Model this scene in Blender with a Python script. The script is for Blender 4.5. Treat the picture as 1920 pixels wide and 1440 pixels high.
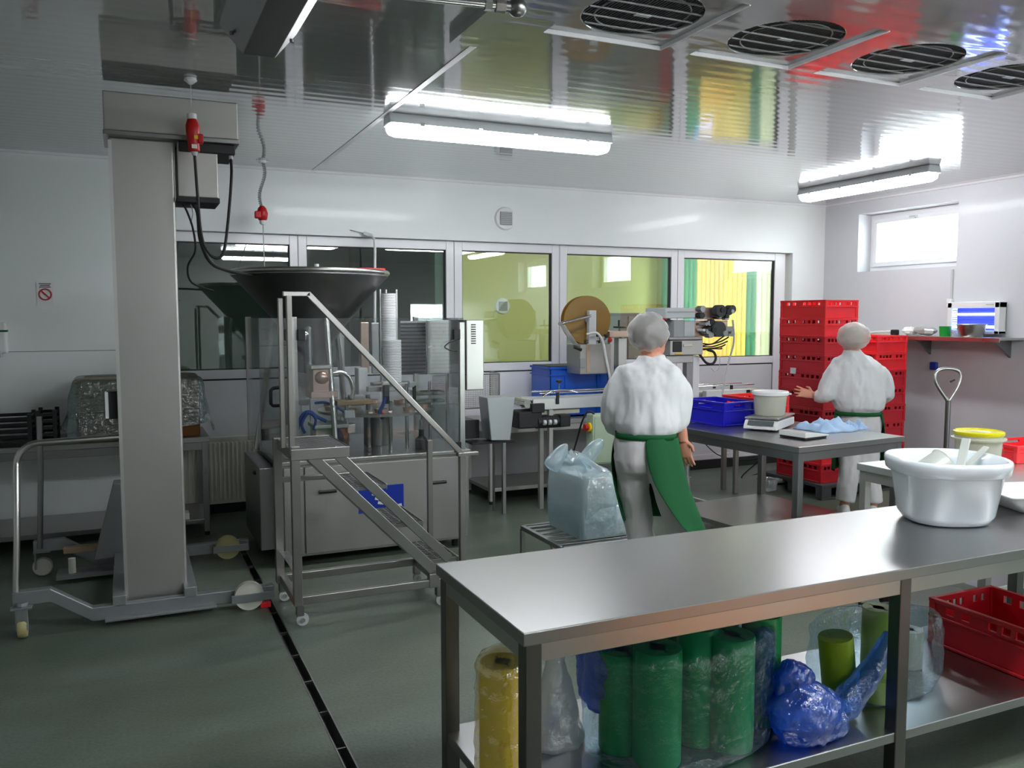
import bpy, bmesh, math, random
from mathutils import Vector, Matrix, noise
R = math.radians
random.seed(7)
for o in list(bpy.data.objects):
    bpy.data.objects.remove(o)
SC = bpy.context.scene
COL = SC.collection

# ------------------------------------------------------------------ camera
FPX = 1598.0
YAW, PIT, ROL = R(24.3), R(-4.53), R(-0.07)
CAM = Vector((0, 0, 1.70))
cf = Vector((math.sin(YAW)*math.cos(PIT), math.cos(YAW)*math.cos(PIT), math.sin(PIT)))
cr = Vector((math.cos(YAW), -math.sin(YAW), 0))
cu = cr.cross(cf)
cr, cu = cr*math.cos(ROL)+cu*math.sin(ROL), cu*math.cos(ROL)-cr*math.sin(ROL)
cd = bpy.data.cameras.new('camera')
cd.sensor_width = 36.0
cd.lens = FPX/1920*36.0
cd.clip_start = 0.05
cam = bpy.data.objects.new('camera', cd)
COL.objects.link(cam)
cam.matrix_world = Matrix(((cr.x, cu.x, -cf.x, CAM.x), (cr.y, cu.y, -cf.y, CAM.y), (cr.z, cu.z, -cf.z, CAM.z), (0, 0, 0, 1)))
SC.camera = cam

# photo pixel (1920x1440) -> direction; a plane the thing stands on gives the distance
def ray(x, y): return (x-960)*cr-(y-720)*cu+FPX*cf
def onz(x, y, z=0.0):
    d = ray(x, y); return CAM+d*((z-CAM.z)/d.z)
def ony(x, y, Y):
    d = ray(x, y); return CAM+d*(Y/d.y)
def onx(x, y, X):
    d = ray(x, y); return CAM+d*(X/d.x)

# ------------------------------------------------------------------ sky, exposure
wd = bpy.data.worlds.new('sky'); SC.world = wd; wd.use_nodes = True
bg = wd.node_tree.nodes['Background']
bg.inputs[0].default_value = (0.93, 0.96, 1.0, 1)
bg.inputs[1].default_value = 10.5
vs = SC.view_settings
vs.view_transform = 'Standard'; vs.look = 'None'; vs.gamma = 1.0; vs.use_curve_mapping = False
vs.exposure = 0.82
LAMP = 20.0            # radiance of the fluorescent diffusers
cy = SC.cycles
cy.use_denoising = True
try: cy.denoiser = 'OPENIMAGEDENOISE'
except Exception: pass
cy.max_bounces = 8; cy.diffuse_bounces = 4; cy.glossy_bounces = 4; cy.transmission_bounces = 4; cy.transparent_max_bounces = 14
cy.use_adaptive_sampling = True; cy.adaptive_threshold = 0.03
cy.sample_clamp_indirect = 6.0; cy.caustics_reflective = True; cy.caustics_refractive = False
cy.blur_glossy = 1.0

# daylight guides in the window openings (they add no light of their own)
def portal(loc, rot, sx, sy):
    l = bpy.data.lights.new('window_portal', 'AREA'); l.shape = 'RECTANGLE'; l.size = sx; l.size_y = sy
    l.cycles.is_portal = True
    o = bpy.data.objects.new('window_portal', l); COL.objects.link(o); o.location = loc; o.rotation_euler = rot

# ------------------------------------------------------------------ materials
MATS = {}
def srgb(r, g, b):
    f = lambda c: (c/255/12.92 if c/255 <= .04045 else ((c/255+.055)/1.055)**2.4)
    return (f(r), f(g), f(b))
def mat(name, col, rough=.5, metal=0., var=.0, vscale=6., vstretch=(1, 1, 1), bump=0., bscale=40., bstretch=None,
        coat=0., alpha=1., trans=0., emit=None, estr=0., spec=.5, ior=1.45, sub=0., rvar=0., sheen=0.):
    m = bpy.data.materials.new(name); m.use_nodes = True
    nt = m.node_tree; b = nt.nodes['Principled BSDF']
    b.inputs['Base Color'].default_value = (*col, 1)
    b.inputs['Roughness'].default_value = rough; b.inputs['Metallic'].default_value = metal
    b.inputs['Specular IOR Level'].default_value = spec; b.inputs['IOR'].default_value = ior
    b.inputs['Coat Weight'].default_value = coat; b.inputs['Coat Roughness'].default_value = .08
    b.inputs['Alpha'].default_value = alpha; b.inputs['Transmission Weight'].default_value = trans
    b.inputs['Subsurface Weight'].default_value = sub; b.inputs['Sheen Weight'].default_value = sheen
    if emit:
        b.inputs['Emission Color'].default_value = (*emit, 1); b.inputs['Emission Strength'].default_value = estr
    if var or bump or rvar:
        tc = nt.nodes.new('ShaderNodeTexCoord')
        def nz(scale, st, det=4):
            mp = nt.nodes.new('ShaderNodeMapping'); mp.inputs['Scale'].default_value = st
            nt.links.new(tc.outputs['Object'], mp.inputs['Vector'])
            n = nt.nodes.new('ShaderNodeTexNoise'); n.inputs['Scale'].default_value = scale; n.inputs['Detail'].default_value = det
            nt.links.new(mp.outputs['Vector'], n.inputs['Vector']); return n
        n = nz(vscale, vstretch)
        if var:
            mx = nt.nodes.new('ShaderNodeMix'); mx.data_type = 'RGBA'
            mx.inputs['A'].default_value = (*[c*(1-var) for c in col], 1)
            mx.inputs['B'].default_value = (*[min(1, c*(1+var)) for c in col], 1)
            nt.links.new(n.outputs['Fac'], mx.inputs['Factor']); nt.links.new(mx.outputs['Result'], b.inputs['Base Color'])
        if rvar:
            mr = nt.nodes.new('ShaderNodeMapRange'); mr.inputs['To Min'].default_value = max(.02, rough-rvar); mr.inputs['To Max'].default_value = min(1, rough+rvar)
            nt.links.new(n.outputs['Fac'], mr.inputs['Value']); nt.links.new(mr.outputs['Result'], b.inputs['Roughness'])
        if bump:
            n2 = nz(bscale, bstretch or (1, 1, 1), 3)
            bp = nt.nodes.new('ShaderNodeBump'); bp.inputs['Strength'].default_value = bump; bp.inputs['Distance'].default_value = .01
            nt.links.new(n2.outputs['Fac'], bp.inputs['Height']); nt.links.new(bp.outputs['Normal'], b.inputs['Normal'])
    MATS[name] = m
    return m
def glass(name, tint, gloss=.08, rough=.02, body=0., bodycol=(1, 1, 1), fres=True, translucent=False, gcol=(1, 1, 1), bump=0., bscale=20., maxrefl=1.):
    # thin sheet: light passes straight through (tinted), a fresnel share is mirrored, a little is scattered
    m = bpy.data.materials.new(name); m.use_nodes = True; nt = m.node_tree; nt.nodes.clear()
    out = nt.nodes.new('ShaderNodeOutputMaterial')
    t = nt.nodes.new('ShaderNodeBsdfTransparent'); t.inputs[0].default_value = (*tint, 1)
    g = nt.nodes.new('ShaderNodeBsdfGlossy'); g.inputs['Roughness'].default_value = rough; g.inputs[0].default_value = (*gcol, 1)
    base = t
    if body > 0:
        d = nt.nodes.new('ShaderNodeBsdfTranslucent' if translucent else 'ShaderNodeBsdfDiffuse'); d.inputs[0].default_value = (*bodycol, 1)
        if translucent:
            d2 = nt.nodes.new('ShaderNodeBsdfDiffuse'); d2.inputs[0].default_value = (*bodycol, 1)
            ad = nt.nodes.new('ShaderNodeMixShader'); ad.inputs[0].default_value = .5
            nt.links.new(d.outputs[0], ad.inputs[1]); nt.links.new(d2.outputs[0], ad.inputs[2]); d = ad
        mx = nt.nodes.new('ShaderNodeMixShader'); mx.inputs[0].default_value = body
        nt.links.new(t.outputs[0], mx.inputs[1]); nt.links.new(d.outputs[0], mx.inputs[2]); base = mx
    m2 = nt.nodes.new('ShaderNodeMixShader')
    lw = nt.nodes.new('ShaderNodeLayerWeight'); lw.inputs['Blend'].default_value = .35
    mr = nt.nodes.new('ShaderNodeMapRange'); mr.inputs['To Min'].default_value = gloss; mr.inputs['To Max'].default_value = min(maxrefl, gloss+.6)
    nt.links.new(lw.outputs['Fresnel'], mr.inputs['Value']); nt.links.new(mr.outputs['Result'], m2.inputs[0])
    if bump:
        tc = nt.nodes.new('ShaderNodeTexCoord'); n = nt.nodes.new('ShaderNodeTexNoise'); n.inputs['Scale'].default_value = bscale; n.inputs['Detail'].default_value = 4
        nt.links.new(tc.outputs['Object'], n.inputs['Vector'])
        bp = nt.nodes.new('ShaderNodeBump'); bp.inputs['Strength'].default_value = bump; bp.inputs['Distance'].default_value = .02
        nt.links.new(n.outputs['Fac'], bp.inputs['Height']); nt.links.new(bp.outputs['Normal'], g.inputs['Normal'])
    nt.links.new(base.outputs[0], m2.inputs[1]); nt.links.new(g.outputs[0], m2.inputs[2]); nt.links.new(m2.outputs[0], out.inputs[0])
    MATS[name] = m
    return m

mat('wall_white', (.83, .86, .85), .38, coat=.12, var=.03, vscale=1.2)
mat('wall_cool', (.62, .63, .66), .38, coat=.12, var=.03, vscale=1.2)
mat('pvc_white', (.80, .80, .82), .28, coat=.2)
mat('joint_dark', (.05, .05, .05), .7)
mat('skirting', (.028, .028, .03), .5)
mat('olive', (.58, .57, .24), .7, var=.06, vscale=1.)
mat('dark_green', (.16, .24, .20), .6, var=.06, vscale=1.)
mat('neighbour_floor_grey', (.12, .13, .12), .4)  # plain dark grey floor of the rooms behind the glass
mat('steel', (.52, .51, .49), .30, 1., var=.10, vscale=3, vstretch=(1, 1, 1), rvar=.08, bump=.03, bscale=90, bstretch=(1, 1, 14))
mat('steel_top', (.38, .38, .375), .30, 1.)
mat('hopper_steel_dimmed', (.20, .20, .20), .42, 1., var=.2, vscale=3, rvar=.06)  # base colour lowered for the dark things the cone reflects
mat('steel_dark', (.30, .30, .30), .36, 1., var=.12, vscale=4, rvar=.08)
mat('steel_sat', (.45, .44, .42), .45, .85, var=.06, vscale=3, rvar=.06)
mat('leg_steel_dimmed', (.17, .165, .155), .34, 1., rvar=.06, var=.1)  # table steel darkened to paint in the dark surroundings the legs mirror
mat('step_steel', (.36, .35, .33), .36, 1., rvar=.06, var=.1)
mat('chrome', (.75, .74, .72), .12, 1.)
mat('alu', (.66, .66, .64), .35, .9)
mat('galv', (.36, .38, .39), .45, .8, var=.15, vscale=9)
mat('paint_grey', (.30, .31, .31), .5, .3, var=.06, vscale=5)
mat('black', (.015, .015, .016), .45)
mat('rubber', (.02, .02, .02), .6)
mat('white_plastic', (.80, .80, .80), .35, coat=.2)
mat('grey_plastic', (.52, .54, .55), .4)
mat('cream', (.70, .68, .58), .45)
mat('red_plastic', srgb(248, 46, 54), .32, coat=.15, var=.08, vscale=8)
mat('red_dark', srgb(204, 28, 44), .35, coat=.15, var=.08, vscale=8)
mat('blue_crate', srgb(28, 26, 190), .32, coat=.15, var=.06)
mat('blue_bin', srgb(20, 92, 205), .32, coat=.15, var=.06)
mat('red_plug', srgb(190, 20, 26), .4)
mat('yellow_sticker', srgb(240, 200, 30), .5)
mat('green_cloth', srgb(10, 88, 44), .8, bump=.15, bscale=25)
mat('cloth_white', (.74, .75, .76), .85, sheen=.2, bump=.12, bscale=22)
mat('cloth_trouser', (.70, .69, .69), .85, sheen=.2, bump=.12, bscale=22)
mat('skin', srgb(214, 150, 124), .5, sub=.0, var=.08, vscale=9)
mat('hair_grey', (.26, .235, .21), .7, var=.7, vscale=9, bump=.3, bscale=60)
mat('hair_fair', (.52, .46, .37), .7, var=.3, vscale=18, bump=.3, bscale=60)
mat('lid_yellow', srgb(232, 222, 10), .35, coat=.2)
mat('yellow_roll', srgb(255, 224, 8), .4)
mat('lime_roll', srgb(150, 178, 28), .4)
mat('green_roll', srgb(0, 150, 76), .38)
mat('green_cup', srgb(14, 150, 50), .4)
mat('teal_metal', (.42, .45, .46), .35, .6)
mat('mint_box', srgb(178, 196, 170), .5)
mat('cardboard', srgb(150, 116, 74), .8, var=.12, vscale=6)
mat('cardboard_dark', srgb(120, 80, 40), .8, var=.12, vscale=6)
mat('film_amber', srgb(140, 106, 44), .25, coat=.4, var=.05)
mat('copper', srgb(206, 178, 162), .3, .8, var=.15, vscale=12)
mat('blue_hose', srgb(40, 70, 150), .4)
mat('label_blue', srgb(30, 56, 168), .4)
mat('paper', (.82, .82, .80), .7)
mat('sign_red', srgb(190, 50, 70), .5)
mat('nylon', (.72, .70, .62), .5)
mat('nylon_yellow', (.50, .46, .22), .5)
mat('pallet_grey', (.075, .075, .08), .6)
mat('display', (.10, .12, .12), .2, coat=.5)
mat('lamp_body', (.62, .64, .66), .4)
mat('lamp_on', (1, 1, 1), .4, emit=(.93, .96, 1.0), estr=LAMP)
mat('uv_tube', (.6, .7, 1), .3, emit=(.42, .58, 1.0), estr=10)
mat('uv_grid', (.03, .04, .55), .5)
mat('zinc_grid', (.16, .17, .17), .5, .6)
mat('fan_dark', (.05, .055, .055), .7)
mat('rust_tan', srgb(176, 150, 120), .5, .2, var=.15, vscale=8)
mat('tray_white', (.78, .78, .76), .3, coat=.3)
mat('tub_white', srgb(222, 230, 236), .22, coat=.5)
mat('warm_bounce_sheet', srgb(236, 150, 92), .7)  # strong orange-tan of the added sheets, meant to tint a reflection
glass('pane', (.90, .95, .92), .055, .0)
glass('guard', (.90, .915, .92), .016, .01, body=.008, bodycol=(.75, .78, .8))
glass('film_yellow', (1., .985, .9), .16, .09, body=.07, bodycol=(.95, .9, .6), translucent=True, bump=1., bscale=13, maxrefl=.6)
glass('film_blue', (.30, .55, .95), .10, .09, body=.34, bodycol=(.10, .30, .85), translucent=True, bump=1., bscale=26, maxrefl=.6)
glass('film_deepblue', (.12, .30, .85), .10, .08, body=.52, bodycol=(.05, .20, .85), translucent=True, bump=1., bscale=26, maxrefl=.6)
glass('film_sky', (.85, .95, 1.), .09, .12, body=.33, bodycol=(.84, .96, 1.0), translucent=True, bump=1., bscale=16, maxrefl=.6)
glass('film_teal', (.55, .68, .68), .10, .12, body=.25, bodycol=(.34, .52, .52), translucent=True, bump=1., bscale=20, maxrefl=.6)
glass('film_white', (.94, .96, .96), .14, .12, body=.66, bodycol=(.92, .94, .92), translucent=True, bump=1., bscale=24, maxrefl=.6)
glass('clear_box', (.92, .94, .95), .10, .05, body=.18, bodycol=(.9, .9, .9))
glass('milky', (.9, .92, .88), .08, .2, body=.62, bodycol=(.92, .93, .88), translucent=True)
glass('bucket_milk', (.95, .95, .85), .06, .25, body=.85, bodycol=(.90, .90, .78), translucent=True)
glass('net', (.97, .97, .97), .02, .5, body=.30, bodycol=(.95, .95, .95), translucent=True, bump=.8, bscale=60)
glass('blind_yellow', (1, .9, .5), .0, .5, body=.97, bodycol=(.94, .78, .44), translucent=True)
glass('blind_green', (.3, .9, .5), .0, .5, body=.97, bodycol=(.30, .52, .40), translucent=True)
glass('blind_white', (1, 1, .95), .0, .5, body=.9, bodycol=(.97, .95, .78), translucent=True)
glass('blind_sunlit', (1, .97, .8), .0, .5, body=.95, bodycol=(.93, .78, .36), translucent=True)  # paler yellow slats, the sun's whitening put into their colour

# glossy ripple plank ceiling
def ceiling_mat():
    m = mat('ceiling_gloss', (.33, .35, .345), .10, .12, coat=.9, ior=1.6)
    nt = m.node_tree; b = nt.nodes['Principled BSDF']; b.inputs['Coat Roughness'].default_value = .03
    tc = nt.nodes.new('ShaderNodeTexCoord')
    mp = nt.nodes.new('ShaderNodeMapping'); mp.inputs['Scale'].default_value = (.35, 1, 1)
    nt.links.new(tc.outputs['Object'], mp.inputs['Vector'])
    wv = nt.nodes.new('ShaderNodeTexWave'); wv.wave_type = 'BANDS'; wv.bands_direction = 'Y'
    wv.inputs['Scale'].default_value = 3.1; wv.inputs['Distortion'].default_value = 1.2; wv.inputs['Detail'].default_value = 1.
    nz = nt.nodes.new('ShaderNodeTexNoise'); nz.inputs['Scale'].default_value = 1.1
    nt.links.new(mp.outputs['Vector'], wv.inputs['Vector']); nt.links.new(tc.outputs['Object'], nz.inputs['Vector'])
    ad = nt.nodes.new('ShaderNodeMath'); ad.operation = 'MULTIPLY_ADD'; ad.inputs[1].default_value = .12
    nt.links.new(wv.outputs['Fac'], ad.inputs[0]); nt.links.new(nz.outputs['Fac'], ad.inputs[2])
    bp = nt.nodes.new('ShaderNodeBump'); bp.inputs['Strength'].default_value = .12; bp.inputs['Distance'].default_value = .02
    nt.links.new(ad.outputs[0], bp.inputs['Height'])
    nt.links.new(bp.outputs['Normal'], b.inputs['Normal']); nt.links.new(bp.outputs['Normal'], b.inputs['Coat Normal'])
ceiling_mat()
# worn green-grey resin floor
def floor_mat():
    m = mat('resin_floor', (.125, .16, .125), .42)
    nt = m.node_tree; b = nt.nodes['Principled BSDF']
    tc = nt.nodes.new('ShaderNodeTexCoord')
    def nz(s, st, d):
        mp = nt.nodes.new('ShaderNodeMapping'); mp.inputs['Scale'].default_value = st
        nt.links.new(tc.outputs['Object'], mp.inputs['Vector'])
        n = nt.nodes.new('ShaderNodeTexNoise'); n.inputs['Scale'].default_value = s; n.inputs['Detail'].default_value = d
        nt.links.new(mp.outputs['Vector'], n.inputs['Vector']); return n
    a = nz(1.1, (.6, 1.6, 1), 5); c = nz(70, (1, 1, 1), 3)
    rp = nt.nodes.new('ShaderNodeValToRGB'); e = rp.color_ramp.elements
    e[0].position = .36; e[0].color = (.092, .120, .090, 1); e[1].position = .62; e[1].color = (.148, .188, .150, 1)
    x = e.new(.5); x.color = (.124, .148, .112, 1)
    nt.links.new(a.outputs['Fac'], rp.inputs[0])
    mx = nt.nodes.new('ShaderNodeMix'); mx.data_type = 'RGBA'; mx.blend_type = 'OVERLAY'; mx.inputs['Factor'].default_value = .35
    nt.links.new(rp.outputs[0], mx.inputs['A']); nt.links.new(c.outputs['Fac'], mx.inputs['B'])
    nt.links.new(mx.outputs['Result'], b.inputs['Base Color'])
    mr = nt.nodes.new('ShaderNodeMapRange'); mr.inputs['To Min'].default_value = .28; mr.inputs['To Max'].default_value = .5
    nt.links.new(a.outputs['Fac'], mr.inputs['Value']); nt.links.new(mr.outputs['Result'], b.inputs['Roughness'])
    bp = nt.nodes.new('ShaderNodeBump'); bp.inputs['Strength'].default_value = .25; bp.inputs['Distance'].default_value = .004
    nt.links.new(c.outputs['Fac'], bp.inputs['Height']); nt.links.new(bp.outputs['Normal'], b.inputs['Normal'])
floor_mat()

# ------------------------------------------------------------------ mesh helpers
WM = {}
def link(o, parent=None):
    COL.objects.link(o)
    if parent is not None:
        o.parent = parent; WM[o.name] = WM.get(parent.name, Matrix())
    return o
def tag(o, label=None, cat=None, group=None, kind=None):
    if label: o['label'] = label
    if cat: o['category'] = cat
    if group: o['group'] = group
    if kind: o['kind'] = kind
    return o
def thing(name, label, cat, loc=(0, 0, 0), rz=0., group=None):
    o = bpy.data.objects.new(name, None); o.empty_display_size = .1; COL.objects.link(o)
    o.location = loc; o.rotation_euler = (0, 0, rz)
    WM[o.name] = Matrix.Translation(Vector(loc)) @ Matrix.Rotation(rz, 4, 'Z')
    return tag(o, label, cat, group)
class MB:
    def __init__(s): s.v = []; s.f = []
    def add(s, vs, fs):
        k = len(s.v); s.v += [Vector(p) for p in vs]; s.f += [tuple(i+k for i in f) for f in fs]; return s
    def box(s, x0, x1, y0, y1, z0, z1, M=None):
        vs = [Vector((x, y, z)) for z in (z0, z1) for y in (y0, y1) for x in (x0, x1)]
        if M is not None: vs = [M @ p for p in vs]
        return s.add(vs, [(0, 2, 3, 1), (4, 5, 7, 6), (0, 1, 5, 4), (2, 6, 7, 3), (0, 4, 6, 2), (1, 3, 7, 5)])
    def cbox(s, c, sz, rz=0., M=None):
        T = Matrix.Translation(Vector(c)) @ Matrix.Rotation(rz, 4, 'Z')
        if M is not None: T = M @ T
        a, b, d = sz[0]/2, sz[1]/2, sz[2]/2
        return s.box(-a, a, -b, b, -d, d, T)
    def bar(s, p, q, w, h=None, up=(0, 0, 1)):
        p, q = Vector(p), Vector(q); d = (q-p).normalized(); h = h or w
        up = Vector(up)
        if abs(d.dot(up)) > .98: up = Vector((0, 1, 0)) if abs(d.y) < .9 else Vector((1, 0, 0))
        a = d.cross(up).normalized(); b = a.cross(d)
        vs = [c+a*(i*w/2)+b*(j*h/2) for c in (p, q) for j in (-1, 1) for i in (-1, 1)]
        return s.add(vs, [(0, 1, 3, 2), (4, 6, 7, 5), (0, 4, 5, 1), (2, 3, 7, 6), (0, 2, 6, 4), (1, 5, 7, 3)])
    def tube(s, pts, r, n=8, closed=False):
        pts = [Vector(p) for p in pts]; N = len(pts)
        rr = r if isinstance(r, (list, tuple)) else [r]*N
        rings = []; a = None
        for i, p in enumerate(pts):
            if closed: d = (pts[(i+1) % N]-pts[i-1])
            else: d = (pts[min(i+1, N-1)]-pts[max(i-1, 0)])
            d = d.normalized() if d.length > 1e-9 else Vector((0, 0, 1))
            if a is None:
                t = Vector((0, 0, 1)) if abs(d.z) < .9 else Vector((1, 0, 0)); a = d.cross(t).normalized()
            else:
                a = (a-d*a.dot(d))
                a = a.normalized() if a.length > 1e-6 else d.orthogonal().normalized()
            b = d.cross(a)
            rings.append([p+(a*math.cos(2*math.pi*k/n)+b*math.sin(2*math.pi*k/n))*rr[i] for k in range(n)])
        return s.loft(rings, closed)
    def loft(s, rings, closed=False, caps=True):
        n = len(rings[0]); k = len(s.v); N = len(rings)
        for rg in rings: s.v += [Vector(p) for p in rg]
        for i in range(N if closed else N-1):
            j = (i+1) % N
            for m in range(n):
                s.f.append((k+i*n+m, k+i*n+(m+1) % n, k+j*n+(m+1) % n, k+j*n+m))
        if not closed and caps:
            s.f.append(tuple(k+m for m in reversed(range(n)))); s.f.append(tuple(k+(N-1)*n+m for m in range(n)))
        return s
    def lathe(s, prof, c=(0, 0, 0), n=28, sx=1., sy=1., M=None, caps=True):
        c = Vector(c); rings = []
        for r, z in prof:
            rg = [Vector((c.x+r*sx*math.cos(2*math.pi*k/n), c.y+r*sy*math.sin(2*math.pi*k/n), c.z+z)) for k in range(n)]
            if M is not None: rg = [M @ p for p in rg]
            rings.append(rg)
        return s.loft(rings, False, caps)
    def cyl(s, p, q, r, n=16, r2=None):
        return s.tube([p, q], [r, r if r2 is None else r2], n)
    def ell(s, c, rad, n=16, m=10, M=None):
        c = Vector(c); rings = []
        for i in range(1, m):
            th = math.pi*i/m
            rg = [Vector((rad[0]*math.sin(th)*math.cos(2*math.pi*k/n), rad[1]*math.sin(th)*math.sin(2*math.pi*k/n), -rad[2]*math.cos(th))) for k in range(n)]
            if M is not None: rg = [M @ p for p in rg]
            rings.append([c+p for p in rg])
        return s.loft(rings)
    def prism(s, poly, f0, f1):
        n = len(poly); vs = [f0(*p) for p in poly]+[f1(*p) for p in poly]
        fs = [tuple(reversed(range(n))), tuple(range(n, 2*n))]+[(i, (i+1) % n, n+(i+1) % n, n+i) for i in range(n)]
        return s.add(vs, fs)
    def mesh(s, name, M=None):
        me = bpy.data.meshes.new(name)
        vs = s.v if M is None else [M @ p for p in s.v]
        me.from_pydata([tuple(p) for p in vs], [], s.f); me.update()
        bm = bmesh.new(); bm.from_mesh(me); bmesh.ops.recalc_face_normals(bm, faces=bm.faces); bm.to_mesh(me); bm.free()
        return me
    def build(s, name, m, parent=None, bev=0., smooth=None, world=True, seg=2):
        M = None
        if parent is not None and world and parent.name in WM: M = WM[parent.name].inverted()
        me = s.mesh(name, M)
        if isinstance(m, str): m = MATS[m]
        me.materials.append(m)
        if smooth is not None:
            me.shade_smooth()
            if smooth < 180: me.set_sharp_from_angle(angle=R(smooth))
        o = bpy.data.objects.new(name, me); link(o, parent)
        if bev:
            bm_ = o.modifiers.new('bevel', 'BEVEL'); bm_.width = bev; bm_.segments = seg; bm_.limit_method = 'ANGLE'; bm_.angle_limit = R(40)
            bm_.harden_normals = False
        return o
def one(name, m, label, cat, mb, bev=0., smooth=None, group=None, base=None):
    # a thing that is a single mesh, origin at its base
    base = Vector(base) if base is not None else Vector((sum(p.x for p in mb.v)/len(mb.v), sum(p.y for p in mb.v)/len(mb.v), min(p.z for p in mb.v)))
    for i, p in enumerate(mb.v): mb.v[i] = p-base
    o = mb.build(name, m, None, bev, smooth); o.location = base; WM[o.name] = Matrix.Translation(base)
    return tag(o, label, cat, group)
def copy_tree(o, parent=None, loc=None, rz=None, label=None):
    c = o.copy(); COL.objects.link(c)
    if parent is not None: c.parent = parent
    if loc is not None: c.location = loc
    if rz is not None: c.rotation_euler = (0, 0, rz)
    if label: c['label'] = label
    for ch in list(o.children): copy_tree(ch, c)
    return c
def struct(o): o['kind'] = 'structure'; return o
def arc(c, r, a0, a1, n, ax='xz'):
    out = []
    for i in range(n+1):
        a = R(a0+(a1-a0)*i/n); u, v = r*math.cos(a), r*math.sin(a); c_ = Vector(c)
        out.append(c_+(Vector((u, 0, v)) if ax == 'xz' else Vector((u, v, 0)) if ax == 'xy' else Vector((0, u, v))))
    return out
def bez(p0, p1, p2, p3, n=12):
    p0, p1, p2, p3 = map(Vector, (p0, p1, p2, p3))
    return [p0*(1-t)**3+p1*3*t*(1-t)**2+p2*3*t*t*(1-t)+p3*t**3 for t in [i/n for i in range(n+1)]]
def spline(pts, k=6):
    pts = [Vector(p) for p in pts]; out = []
    P = [pts[0]]+pts+[pts[-1]]
    for i in range(1, len(P)-2):
        a, b, c, d = P[i-1:i+3]
        for j in range(k):
            t = j/k
            out.append(.5*((2*b)+(c-a)*t+(2*a-5*b+4*c-d)*t*t+(3*b-a-3*c+d)*t**3))
    out.append(pts[-1]); return out
def rrect(hx, hy, r, n=4):
    out = []
    for (sx, sy, a0) in ((1, 1, 0), (-1, 1, 90), (-1, -1, 180), (1, -1, 270)):
        for i in range(n+1):
            a = R(a0+90*i/n); out.append((sx*(hx-r)+r*math.cos(a), sy*(hy-r)+r*math.sin(a)))
    return out
def evaluated(o, mods):
    # apply modifiers into the mesh
    for f in mods: f(o)
    dg = bpy.context.evaluated_depsgraph_get(); dg.update()
    me = bpy.data.meshes.new_from_object(o.evaluated_get(dg))
    o.modifiers.clear(); o.data = me
    return o
def remesh(vox, it=6):
    def f(o):
        m = o.modifiers.new('r', 'REMESH'); m.mode = 'VOXEL'; m.voxel_size = vox
        s_ = o.modifiers.new('s', 'SMOOTH'); s_.factor = .5; s_.iterations = it
    return f
def wrinkle(o, amp, scale, seed=0, stretch=(1, 1, 1), ridged=False):
    me = o.data
    off = Vector((seed*7.3, seed*3.1, seed*1.7))
    ns = [v.normal.copy() for v in me.vertices]
    for v, n in zip(me.vertices, ns):
        q = Vector((v.co.x*stretch[0], v.co.y*stretch[1], v.co.z*stretch[2]))*scale+off
        h = noise.fractal(q, .9, 2.0, 3) if not ridged else (1-2*abs(noise.noise(q)))*.6+.4*noise.noise(q*2.3)
        v.co += n*(amp*h)
    me.update()
    return o
# ================================================================== THE SETTING
XL, XR, YF, YB, ZC = -3.2, 7.46, -4.6, 7.65, 2.98
DX0, DX1, DYE = .695, .745, 6.75          # floor drain slot
f = MB()
f.box(XL, DX0, YF, YB, -.12, 0); f.box(DX1, XR, YF, YB, -.12, 0); f.box(DX0, DX1, DYE, YB, -.12, 0); f.box(XL, XR, YB, YB+.25, -.12, 0)
floor = struct(f.build('floor', 'resin_floor'))
d = MB().box(DX0, DX1, YF, DYE, -.12, -.07)
dr = d.build('drain_channel', 'black', floor)
d = MB(); d.box(DX0, DX0+.006, YF, DYE, -.07, .0015); d.box(DX1-.006, DX1, YF, DYE, -.07, .0015)
d.build('drain_edge', 'steel_dark', dr)
for k in range(16):
    y = 1.2+k*.34
    MB().box(DX0+.006, DX1-.006, y, y+.008, -.02, -.004).build('drain_bar', 'steel_dark', dr)
ceil = struct(MB().box(XL, XR, YF, YB, ZC, ZC+.08).build('ceiling', 'ceiling_gloss'))
jx = onz(590, 318, ZC).x
MB().box(jx-.018, jx+.018, 3.75, YB, ZC-.004, ZC).build('joint_strip', 'pvc_white', ceil, bev=.001)
# dropped ceiling field that carries the fan units
SX0, SX1, SY0, SY1, SZ = 1.38, 4.86, .2, 3.74, 2.935
FANS = ((1.70, 2.31), (2.47, 3.07), (3.235, 3.84), (3.98, 4.57)); FY0, FY1 = 2.80, 3.43
d = MB(); d.box(SX0, SX1, SY0, FY0, SZ, ZC); d.box(SX0, SX1, FY1, SY1, SZ, ZC)
for a, b in zip((SX0,)+tuple(q[1] for q in FANS), tuple(q[0] for q in FANS)+(SX1,)): d.box(a, b, FY0, FY1, SZ, ZC)
drop = d.build('dropped_field', 'ceiling_gloss', ceil)
# back wall round the glazed partition
OX0, OX1, OZ = .20, 6.985, 2.42
w = MB()
w.box(XL, OX0, YB, YB+.25, 1.432, ZC+.08); w.box(XL, OX0, YB, YB+.25, -.1, 1.428)
w.box(OX0, OX1, YB, YB+.25, OZ, ZC+.08); w.box(OX1, XR+.3, YB, YB+.25, -.1, ZC+.08)
wb = struct(w.build('wall_back', 'wall_white'))
MB().box(XL, OX0, YB+.01, YB+.05, 1.42, 1.44).build('panel_joint', 'joint_dark', wb)
MB().box(XL, XR, YB-.022, YB, ZC-.022, ZC).build('cove', 'pvc_white', wb)
w = MB(); w.box(XL, OX0, YB-.012, YB, 0, .10); w.box(OX1, XR, YB-.012, YB, 0, .10); w.box(OX0, OX1, 7.69, 7.72, 0, .10)
struct(w.build('baseboard_back', 'skirting'))
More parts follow.
